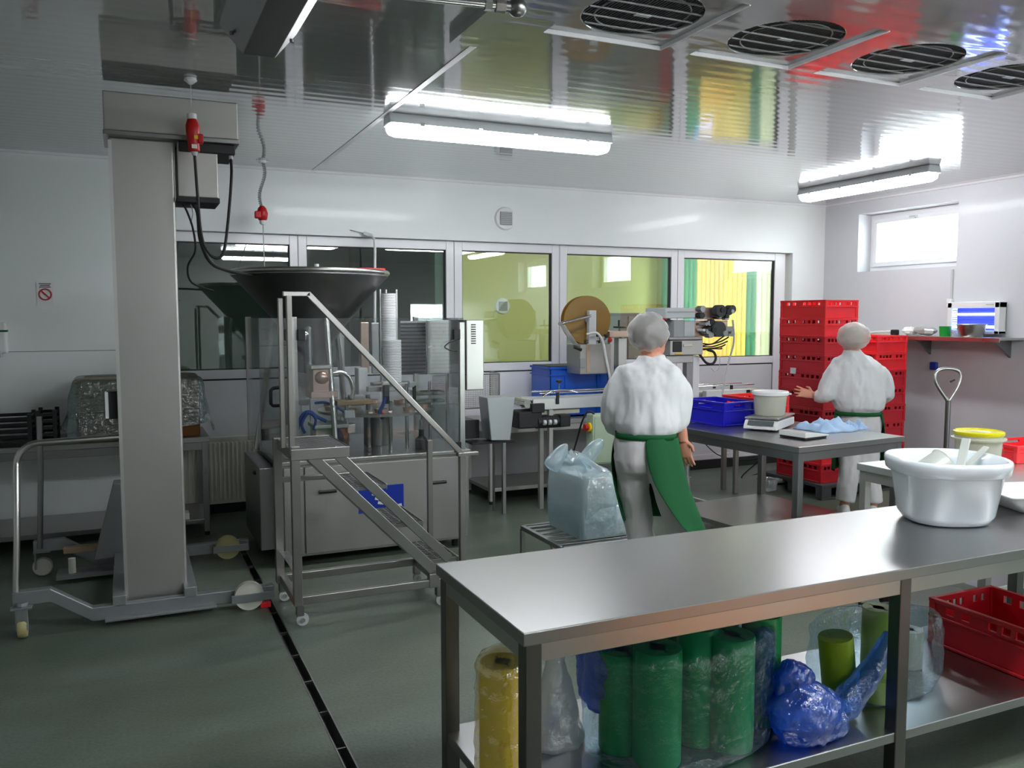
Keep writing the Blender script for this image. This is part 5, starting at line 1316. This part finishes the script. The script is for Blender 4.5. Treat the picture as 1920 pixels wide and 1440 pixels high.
# ================================================================== SCALE TABLE
A = onz(1498, 839, .85)
T2 = steel_table('scale_table', 'steel work table holding the scale, bucket and blue crate', A.x+.469-.53, A.x+.469+.53, A.y+.718-.675, A.y+.718+.675, .85, .20, rz=R(5), body='steel_dark', mtop='steel_top', w=.05)
zt = .8515
a = onz(1362, 803, .85)
crate('blue_crate', 'deep blue plastic crate on the scale table', a.x+.165, a.y+.30, zt, .33, .46, .185, 'blue_crate', R(5), slots=False)
crate('red_crate', 'red plastic crate between blue crate and bucket on the scale table', a.x+.56, a.y+.34, zt, .36, .40, .20, 'red_plastic', R(5))
# scale
A_, B_c, C_c = onz(1454, 812, .85), onz(1396, 806, .85), onz(1487, 799, .85)
ctr = (B_c+C_c)/2; ang = math.atan2((C_c-A_).y, (C_c-A_).x)
Ls, Ws = (B_c-A_).length, (C_c-A_).length
t = thing('scale', 'white counter scale with a steel plate under the bucket', 'scale', (ctr.x, ctr.y, zt), ang)
Lb = lambda mb, nm, mm, bev=.004, par=t: mb.build(nm, mm, par, bev=bev, world=False)
hx, hy = Ws/2, Ls/2
Lb(MB().prism([(-hx, .0), (hx, .0), (hx, .06), (-hx+.04, .065), (-hx, .02)], lambda u, v: Vector((u, -hy, v+.012)), lambda u, v: Vector((u, hy, v+.012))), 'base', 'white_plastic', .006)
Lb(MB().add([(-hx+.003, -hy+.03, .040), (-hx+.003, hy-.03, .040), (-hx+.033, hy-.03, .072), (-hx+.033, -hy+.03, .072), (-hx-.003, -hy+.03, .042), (-hx-.003, hy-.03, .042), (-hx+.029, hy-.03, .075), (-hx+.029, -hy+.03, .075)], [(0, 1, 2, 3), (7, 6, 5, 4), (0, 4, 5, 1), (1, 5, 6, 2), (2, 6, 7, 3), (3, 7, 4, 0)]), 'display', 'display', 0)
Lb(MB().box(-hx+.03, hx+.01, -hy+.0, hy-.0, .085, .098), 'weighing_plate', 'steel', .004)
for (u, v) in ((-hx+.05, -hy+.05), (hx-.04, -hy+.05), (-hx+.05, hy-.05), (hx-.04, hy-.05)): MB().cyl((u, v, 0), (u, v, .014), .015, 10).build('foot', 'black', t, world=False); MB().cyl((u*.6, v*.6, .07), (u*.6, v*.6, .087), .015, 8).build('plate_post', 'steel_dark', t, world=False)
# bucket on the scale
bc = Vector((ctr.x+.02, ctr.y+.02, zt+.0985))
t = thing('white_bucket', 'white lidded plastic bucket standing on the scale', 'bucket', bc)
MB().lathe([(.0, 0), (.108, 0), (.112, .005), (.124, .155), (.120, .155), (.108, .006), (0, .006)], bc, 36).build('pail', 'bucket_milk', t, smooth=40)
MB().lathe([(.0, .150), (.132, .150), (.138, .155), (.138, .176), (.130, .182), (.120, .176), (0, .174)], bc, 36).build('lid', 'white_plastic', t, smooth=40)
MB().cbox(bc+Vector((.13, -.05, .158)), (.05, .02, .012), -.4).build('lid_tab', 'white_plastic', t, bev=.003)
# keypad wedge
k0 = onz(1515, 822, .85)
t = thing('keypad_wedge', 'low white wedge-shaped keypad with a black base on the table corner', 'keypad', (k0.x, k0.y+.05, zt), R(8))
MB().box(-.10, .13, -.10, .12, 0, .014).build('base', 'black', t, bev=.004, world=False)
MB().prism([(-.11, .014), (.14, .014), (.14, .022), (-.02, .045), (-.11, .052)], lambda u, v: Vector((u, -.11, v)), lambda u, v: Vector((u, .12, v))).build('cover', 'tray_white', t, bev=.004, world=False)
# blue gloves / cloth heap
def sheet_heap(name, label, cat, c, rx, ry, h, mm, seed, n=26):
    mb = MB(); vs = []; fs = []
    for i in range(n):
        for j in range(n):
            u, v = i/(n-1)*2-1, j/(n-1)*2-1; r_ = max(abs(u), abs(v))
            q_ = Vector((u*2.2+seed, v*2.2, 0)); hgt = h*(.55+.75*noise.noise(q_)+.22*(1-2*abs(noise.noise(q_*1.9))))*(1-r_**4)
            vs.append(Vector(c)+Vector((u*rx*(1+.25*noise.noise(Vector((v*2, seed, 0)))), v*ry*(1+.25*noise.noise(Vector((u*2, seed, 3)))), max(.002, hgt))))
    for i in range(n-1):
        for j in range(n-1): fs.append((i*n+j, (i+1)*n+j, (i+1)*n+j+1, i*n+j+1))
    mb.add(vs, fs); o = one(name, mm, label, cat, mb, smooth=180, base=c)
    o.modifiers.new('so', 'SOLIDIFY').thickness = .004
    return o
mat('pale_blue', srgb(176, 206, 240), .6, bump=.2, bscale=30)
g0 = onz(1555, 808, .85)
sheet_heap('blue_cloth', 'crumpled pale blue cloth heap on the right of the scale table', 'cloth', (g0.x+.03, g0.y+.07, zt), .165, .17, .085, 'pale_blue', 2.3)
g1 = onz(1592, 806, .85)
sheet_heap('blue_cloth', 'small folded pale blue cloth at the table edge beside the worker', 'cloth', (g1.x+.10, g1.y+.05, zt), .06, .10, .06, 'pale_blue', 8.1)
# clear box on the undershelf
u0 = onz(1447, 921, .20)
t = thing('clear_container', 'small clear plastic container on the undershelf of the scale table', 'container', (u0.x, u0.y+.05, .2015), R(10))
m = MB(); rings = []
for (z, hx, hy, r_) in ((0, .060, .05, .02), (.09, .072, .062, .022), (.095, .08, .07, .024), (.10, .08, .07, .024), (.095, .070, .060, .02), (.005, .056, .046, .018)): rings.append([Vector((u, v, z)) for u, v in rrect(hx, hy, r_)])
m.loft(rings); m.build('box', 'clear_box', t, smooth=40, world=False)
# floor cable below the table
one('floor_cable', 'rubber', 'thin black cable sagging along the panel behind the scale table', 'cable', MB().tube(spline([ony(1320, 830, 7.5), ony(1345, 852, 7.4), ony(1380, 862, 7.2), ony(1420, 860, 7.0), ony(1445, 845, 6.9), onz(1390, 895, .012), onz(1430, 885, .012)]), .006, 6), smooth=60)
# ================================================================== STOOL WITH WRAPPED BOXES
SZ_ = .30
a, l_, r_ = onz(1055, 1023, SZ_), onz(993, 982, SZ_), onz(1200, 1000, SZ_)
sx0, sx1, sy0, sy1 = a.x, a.x+.62, a.y, l_.y
t = thing('grate_stool', 'low steel grate stool carrying the blue wrapped boxes', 'stool', ((sx0+sx1)/2, (sy0+sy1)/2, 0))
for (p, q_) in (((sx0, sy0), (sx1, sy0)), ((sx0, sy1), (sx1, sy1)), ((sx0, sy0), (sx0, sy1)), ((sx1, sy0), (sx1, sy1))): MB().bar((*p, SZ_-.02), (*q_, SZ_-.02), .03, .03).build('top_rail', 'steel_dark', t, bev=.003)
for k in range(6):
    y = sy0+.06+k*(sy1-sy0-.12)/5; MB().box(sx0+.012, sx1-.012, y-.02, y+.02, SZ_-.012, SZ_-.004).build('slat', 'steel_dark', t, bev=.002)
for (x, y) in ((sx0, sy0), (sx1, sy0), (sx0, sy1), (sx1, sy1)): MB().bar((x, y, 0), (x, y, SZ_-.03), .026).build('leg', 'steel_dark', t, bev=.002)
MB().cyl((sx0, sy0, SZ_-.06), (sx0, sy1, .04), .007, 8).build('brace', 'steel_dark', t); MB().cyl((sx0, sy0, .04), (sx0+.02, sy0+.2, SZ_-.05), .006, 8).build('brace', 'steel_dark', t)
A = onz(1092, 1013, SZ_+.002); L_ = onz(1016, 984, SZ_+.002)
bx0 = A.x; by0, by1 = A.y, min(L_.y, A.y+.50)
t = thing('wrapped_boxes', 'stack of white tubs wrapped in a sky blue plastic sack on the stool', 'sack', (bx0+.2, (by0+by1)/2, SZ_+.001))
z0 = SZ_+.001
wx1, wx2 = ony(1186, 980, by0).x, ony(1156, 940, by0).x
hL, hU = .20, .19
MB().box(bx0+.012, wx1-.01, by0+.012, by1-.01, z0+.004, z0+hL).build('white_carton', 'paper', t, bev=.012)
MB().box(bx0+.018, wx2-.01, by0+.016, by1-.014, z0+hL+.002, z0+hL+hU).build('white_carton', 'paper', t, bev=.012)
# sack: loft over the cartons with loose gathered top
cx = (bx0+wx2)/2; cyy = (by0+by1)/2; hx = (wx2-bx0)/2; hy = (by1-by0)/2
rings = []
for (z, kx, ky, r_, dx) in ((0, 1.0, 1.0, .03, 0), (.10, 1.03, 1.03, .03, 0), (.20, 1.05, 1.05, .03, 0), (.30, 1.06, 1.06, .035, 0), (.385, 1.03, 1.04, .05, 0), (.41, .94, .95, .08, -.01), (.44, .78, .85, .10, -.04), (.47, .62, .75, .09, -.07), (.50, .50, .60, .08, -.09), (.52, .30, .40, .05, -.09)):
    rings.append([Vector((cx+dx+u*(1+.02*math.sin(k*2.1+z*40)), cyy+v*(1+.02*math.cos(k*1.7+z*33)), z0+z+(.012*math.sin(k*1.9) if z > .4 else 0))) for k, (u, v) in enumerate(rrect(hx*kx, hy*ky, r_, 7))])
o = MB().loft(rings, caps=False).build('sack_film', 'film_sky', t, smooth=60)
wrinkle(o, .012, 8, 2, ridged=True)
# lower skirt of film over the longer carton
rings = []
for (z, g) in ((.003, .004), (.10, .010), (.19, .010), (.205, .0), (.207, -.06)):
    rings.append([Vector(((bx0+wx1)/2+u, cyy+v, z0+z)) for u, v in rrect((wx1-bx0)/2+g, hy+g, .02, 6)])
o = MB().loft(rings, caps=False).build('sack_film', 'film_sky', t, smooth=60); wrinkle(o, .005, 14, 5, ridged=True)
# two gathered handles
for (pts, rad) in (([(1030, 882), (1042, 862), (1056, 842), (1064, 832)], (.075, .055, .045, .008)), ([(1088, 880), (1100, 858), (1116, 838), (1131, 824)], (.075, .05, .06, .02))):
    P_ = [ony(x, y, cyy-.03) for x, y in pts]; rings = []
    for i, p in enumerate(P_):
        d_ = (P_[min(i+1, 3)]-P_[max(i-1, 0)]).normalized(); s_ = d_.cross(Vector((0, 1, 0))).normalized()
        rings.append([p+s_*rad[i]*math.cos(2*math.pi*k/16)+Vector((0, 1, 0))*rad[i]*.6*math.sin(2*math.pi*k/16) for k in range(16)])
    o = MB().loft(rings).build('sack_ear', 'film_sky', t, smooth=60)
    s2 = o.modifiers.new('s', 'SUBSURF'); s2.levels = 2; s2.render_levels = 2

# ================================================================== FRONT TABLE
tx0, tx1, ty0, ty1 = .945, 3.95, 2.02, 2.735
lx = [.945+.037, ony(1686, 1120, 2.06).x, 3.95-.037]
cxm = (tx0+tx1)/2
FT = steel_table('packing_table', 'long stainless packing table with undershelf in the foreground', tx0, tx1, ty0, ty1, .85, .27, legs=[x-cxm for x in lx], w=.05, lip=.038, apron=.055, leg='leg_steel_dimmed')
# side table behind, right
steel_table('side_table', 'pale topped steel table at right edge behind the white tub', 3.84, 5.7, 2.80, 3.64, .85, .34, mtop='alu', w=.045, body='steel_sat')

# ---- white tub
tc = onz(1764, 975, .85); tcx, tcy = tc.x+.015, tc.y-.005
t = thing('white_tub', 'large white plastic tub on the packing table', 'tub', (tcx, tcy, .8515), R(-24))
def sup(a, b, n=44, e=2.6):
    out = []
    for k in range(n):
        th = 2*math.pi*k/n; cs, sn = math.cos(th), math.sin(th); out.append((a*math.copysign(abs(cs)**(2/e), cs), b*math.copysign(abs(sn)**(2/e), sn)))
    return out
rings = []
for (z, a, b, e) in ((.0, .140, .13, 2.6), (.004, .155, .145, 2.6), (.035, .176, .165, 2.6), (.20, .200, .198, 2.6), (.205, .214, .212, 2.5), (.212, .222, .222, 2.5), (.250, .228, .230, 2.5), (.264, .225, .228, 2.5), (.268, .218, .220, 2.5), (.262, .208, .210, 2.5), (.22, .195, .196, 2.6), (.04, .168, .158, 2.6), (.012, .14, .13, 2.6)):
    rings.append([Vector((u, v, z)) for u, v in sup(a, b, 52, e)])
o = MB().loft(rings).build('basin', 'tub_white', t, smooth=60, world=False)
# jug and scoop in the tub
t = thing('measuring_jug', 'translucent white jug lying in the white tub', 'jug', (tcx-.02, tcy, .87))
M = Matrix.Translation((tcx-.06, tcy+.04, 1.03)) @ Matrix.Rotation(R(62), 4, 'Y') @ Matrix.Rotation(R(15), 4, 'X')
MB().lathe([(.0, -.09), (.062, -.09), (.066, -.085), (.078, .085), (.083, .09), (.078, .09), (.064, -.08), (0, -.082)], (0, 0, 0), 28, M=M).build('jug_body', 'milky', t, smooth=40)
MB().tube([M @ Vector(p) for p in ((.07, 0, .07), (.11, 0, .06), (.125, 0, .0), (.105, 0, -.055), (.066, 0, -.065))], .011, 8).build('jug_handle', 'milky', t, smooth=60)
t = thing('white_scoop', 'white plastic scoop with its flat handle sticking out of tub', 'scoop', (tcx+.07, tcy, .9))
h0, h1 = Vector((tcx+.045, tcy-.02, 1.03)), dep(1812, 822, (Vector((tcx, tcy, 1.1))-CAM).dot(cf)+.04)
MB().bar(h0, h1, .036, .010).build('scoop_handle', 'milky', t, bev=.004)
h2 = dep(1850, 838, (Vector((tcx, tcy, 1.1))-CAM).dot(cf)+.06)
MB().bar(h0+Vector((.01, .02, 0)), h2, .03, .010).build('scoop_stem', 'milky', t, bev=.004)
m = MB(); m.lathe([(.0, -.05), (.05, -.045), (.07, .0), (.074, .04), (.069, .04), (.064, 0), (.045, -.04), (0, -.044)], (h0.x+.05, h0.y-.01, h0.z-.03), 24); m.build('scoop_bowl', 'milky', t, smooth=50)
# ---- white tray at right edge
c = onz(1925, 960, .85); t = thing('white_tray', 'white rectangular plastic tray at the right edge of packing table', 'tray', (c.x+.10, c.y+.03, .8515), R(-20))
rings = []
for (z, hx, hy) in ((0, .12, .09), (.075, .215, .16), (.08, .225, .17), (.084, .225, .17), (.08, .21, .155), (.006, .115, .085)): rings.append([Vector((u, v, z)) for u, v in rrect(hx, hy, .02)])
MB().loft(rings).build('tray_shell', 'tray_white', t, smooth=30, world=False)
# ---- bucket with yellow lid
c = onz(1832, 892, .85); c.z = .8515
t = thing('yellow_lid_bucket', 'white bucket with a bright yellow lid behind the tub', 'bucket', c)
MB().lathe([(.0, 0), (.098, 0), (.102, .005), (.116, .225), (.112, .225), (.098, .006), (0, .006)], c, 36).build('pail', 'bucket_milk', t, smooth=40)
MB().lathe([(.113, .195), (.131, .196), (.133, .204), (.116, .206)], c, 36, caps=False).build('collar', 'bucket_milk', t, smooth=40)
MB().lathe([(.0, .218), (.119, .220), (.123, .226), (.123, .238), (.114, .242), (.108, .236), (0, .234)], c, 36).build('lid', 'lid_yellow', t, smooth=40)
MB().cbox(c+Vector((.06, -.099, .135)), (.028, .004, .012), .5).build('print_mark', 'cardboard_dark', t)
# ---- red crates on the side table
cr1 = onz(1882, 866, .85)
crate('red_crate', 'low red crate standing on the side table at right edge', cr1.x+.26, cr1.y+.04, .8515, .50, .30, .10, 'red_plastic', R(-6), slots=False)
crate('red_crate', 'red crate behind the low one on the side table', cr1.x+.72, cr1.y+.08, .8515, .40, .30, .15, 'red_dark', R(-6), slots=False)
# ---- crate below
crate('red_crate', 'dark red slotted crate on the undershelf below the white tub', 3.37, 2.30, .2715, .40, .56, .20, 'red_dark', 0, slots=True)

# ================================================================== BAGS ON THE UNDERSHELF
zs = .2715
def film_shell(tt, name, c, rx, ry, z0, z1, mm, seed, amp=.012, sc=10, taper=1., top=.85, bulge=0., ridged=False, n=40, mrows=22):
    rings = []
    for i in range(mrows):
        s_ = i/(mrows-1); k = (1+(taper-1)*s_)*(1+bulge*math.sin(math.pi*s_)); 
        if s_ > top: k *= math.sqrt(max(.02, 1-((s_-top)/(1-top))**2*.95))
        if s_ < .06: k *= .94+s_
        rings.append([Vector((c[0]+rx*k*math.cos(2*math.pi*j/n), c[1]+ry*k*math.sin(2*math.pi*j/n), z0+(z1-z0)*s_)) for j in range(n)])
    o = MB().loft(rings).build(name, mm, tt, smooth=180)
    wrinkle(o, amp, sc, seed, ridged=ridged)
    zl = o.matrix_world.translation.z
    pz = WM[tt.name].translation.z if tt.name in WM else 0
    for v in o.data.vertices: v.co.z = max(v.co.z, z0-pz+.001)
    return o
def roll(tt, x, y, r, z0, z1, mm, tilt=(0, 0), nm='bag_roll'):
    q0 = Vector((x, y, z0)); q1 = Vector((x+tilt[0], y+tilt[1], z1)); d_ = (q1-q0).normalized()
    return MB().tube([q0, q0+d_*.006, q1-d_*.006, q1, q1, q1-d_*.03], [r*.97, r, r, r*.97, r*.35, r*.33], 36).build(nm, mm, tt, smooth=40)
yb_ = ony(942, 1330, 2.34)
t = thing('yellow_roll', 'yellow bag roll in crinkled clear film under the packing table', 'roll', (yb_.x, 2.34, zs))
ztop = ony(940, 1222, 2.34).z
roll(t, yb_.x, 2.34, .072, zs+.002, ztop-.03, 'yellow_roll')
film_shell(t, 'film_wrap', (yb_.x, 2.34), .083, .083, zs, ztop+.012, 'film_yellow', 3, .010, 14, ridged=True, n=64, mrows=40)
wb_ = ony(1062, 1400, 2.42)
t = thing('white_bag', 'white crinkled plastic bag slumped beside the yellow roll', 'bag', (wb_.x, 2.42, zs))
film_shell(t, 'bag_film', (wb_.x-.02, 2.46), .10, .08, zs, ony(1040, 1215, 2.42).z, 'film_white', 6, .016, 13, taper=.10, top=.97, ridged=True)
one('blue_bag', 'film_blue', 'small blue bag tip lying against the white bag', 'bag', MB().ell((ony(1045, 1300, 2.46).x, 2.50, .33), (.03, .03, .055)), smooth=60)
# green rolls in a blue bag
gx0 = ony(1190, 1320, 2.28).x
t = thing('green_roll_bag', 'dark green bag rolls standing in a shiny blue plastic bag', 'bag', (ony(1290, 1400, 2.28).x, 2.28, zs))
zt_ = ony(1280, 1188, 2.28).z
X_ = lambda px, Y=2.28: ony(px, 1320, Y).x
for px, Y, r_, zz, mm in ((1232, 2.22, .078, zt_, 'green_roll'), (1306, 2.28, .070, zt_+.02, 'green_roll'), (1370, 2.20, .075, zt_+.005, 'green_roll'), (1165, 2.34, .075, zt_-.04, 'green_roll'), (1425, 2.30, .068, zt_+.01, 'green_roll'), (1270, 2.42, .07, zt_, 'green_roll'), (1345, 2.43, .07, zt_, 'green_roll')):
    roll(t, X_(px, Y), Y, r_, zs+.003, zz, mm)
glass('film_thinblue', (.80, .92, .98), .045, .10, body=.03, bodycol=(.10, .35, .9), translucent=True, bump=1., bscale=24, maxrefl=.4)
m0, m1 = X_(1104, 2.32), X_(1440, 2.26)
film_shell(t, 'bag_film', ((m0+m1)/2, 2.30), (m1-m0)/2, .215, zs, zt_+.025, 'film_thinblue', 4, .014, 9, top=.9, bulge=.03, ridged=True, n=64)
bl_ = film_shell(t, 'bag_fold', (X_(1120, 2.42), 2.42), .042, .09, zs+.12, zt_-.01, 'film_deepblue', 9, .016, 12, top=.75, bulge=.35)
film_shell(t, 'bag_fold', (X_(1428, 2.26), 2.28), .045, .06, zs+.05, zt_+.0, 'film_blue', 12, .016, 12, top=.8, bulge=.1)
# crumpled blue bag
c = onz(1520, 1418, .27)
c = c+Vector((.075, -.02, 0))
t = thing('crumpled_blue_bag', 'crumpled bright blue plastic bag at the front of undershelf', 'bag', (c.x, c.y+.12, zs))
def blob(tt, nm, c, r, mm, seed, amp, sc, ridged=True, n=64, m_=44):
    o = MB().ell(c, r, n, m_).build(nm, mm, tt, smooth=180); wrinkle(o, amp, sc, seed, ridged=ridged); wrinkle(o, amp*.4, sc*2.6, seed+4, ridged=ridged)
    pz = WM[tt.name].translation.z
    for v in o.data.vertices: v.co.z = max(v.co.z, zs-pz+.001)
    return o
cx_, cy2 = c.x, c.y+.12
blob(t, 'bag_film', (cx_-.01, cy2, zs+.085), (.125, .09, .10), 'film_deepblue', 2, .022, 10)
blob(t, 'bag_tail', (cx_-.03, cy2+.03, zs+.18), (.065, .05, .08), 'film_deepblue', 7, .016, 14)
blob(t, 'bag_tail', (cx_+.08, cy2-.03, zs+.05), (.05, .05, .045), 'film_blue', 8, .014, 14)
# lime rolls in a torn blue bag
t = thing('lime_roll_bag', 'lime green bag rolls in a torn blue plastic bag behind the table leg', 'bag', (ony(1620, 1380, 2.32).x, 2.32, zs))
def at(px, py_, Y): return ony(px, py_, Y)
ra = at(1578, 1190, 2.28); roll(t, ra.x, 2.28, .062, zs+.05, ra.z, 'lime_roll', (-.03, 0))
rb_ = at(1640, 1140, 2.36); roll(t, rb_.x+.02, 2.36, .060, zs+.003, rb_.z, 'lime_roll')
roll(t, at(1645, 1300, 2.25).x, 2.25, .060, zs+.003, at(1640, 1270, 2.25).z, 'lime_roll')
roll(t, at(1700, 1300, 2.42).x, 2.42, .055, zs+.003, at(1700, 1180, 2.42).z, 'cream')
n0, n1 = at(1538, 1300, 2.32).x, at(1726, 1300, 2.36).x
film_shell(t, 'bag_film', ((n0+n1)/2, 2.33), (n1-n0)/2, .15, zs, at(1630, 1150, 2.33).z, 'film_thinblue', 15, .018, 9, top=.85, bulge=.05, ridged=True, n=60)
o = MB().tube(spline([at(1572, 1338, 2.17), at(1590, 1315, 2.17), at(1615, 1284, 2.17), at(1655, 1225, 2.17), at(1668, 1190, 2.18)]), [.02, .03, .04, .045, .05, .05, .05, .05, .048, .046, .045, .044, .042, .04, .04, .038, .036, .034, .032, .03, .028, .026, .024, .022, .02], 20).build('bag_fold', 'film_blue', t, smooth=180); wrinkle(o, .012, 16, 3, ridged=True)
# wheel stop visible behind the middle leg
c = at(1697, 1135, 2.6)
one('black_knob', 'black', 'black round cap behind the middle leg of the packing table', 'knob', MB().cyl((c.x, 2.69, c.z), (c.x, 2.715, c.z), .03, 18), smooth=40)
# ================================================================== behind the camera
t = thing('added_warm_stack', 'added stack of orange-tan sheets behind the camera, warming the table edge reflection', 'cardboard', (3.05, .25, 0), R(4))
for k in range(6): MB().box(-.85+.01*(k % 3), .85-.01*(k % 2), -.5, .5, .002+k*.02, .02+k*.02).build('sheet', 'warm_bounce_sheet', t, bev=.002, seg=1, world=False)  # unseen sheets added so the table's front edge mirrors a warm tone
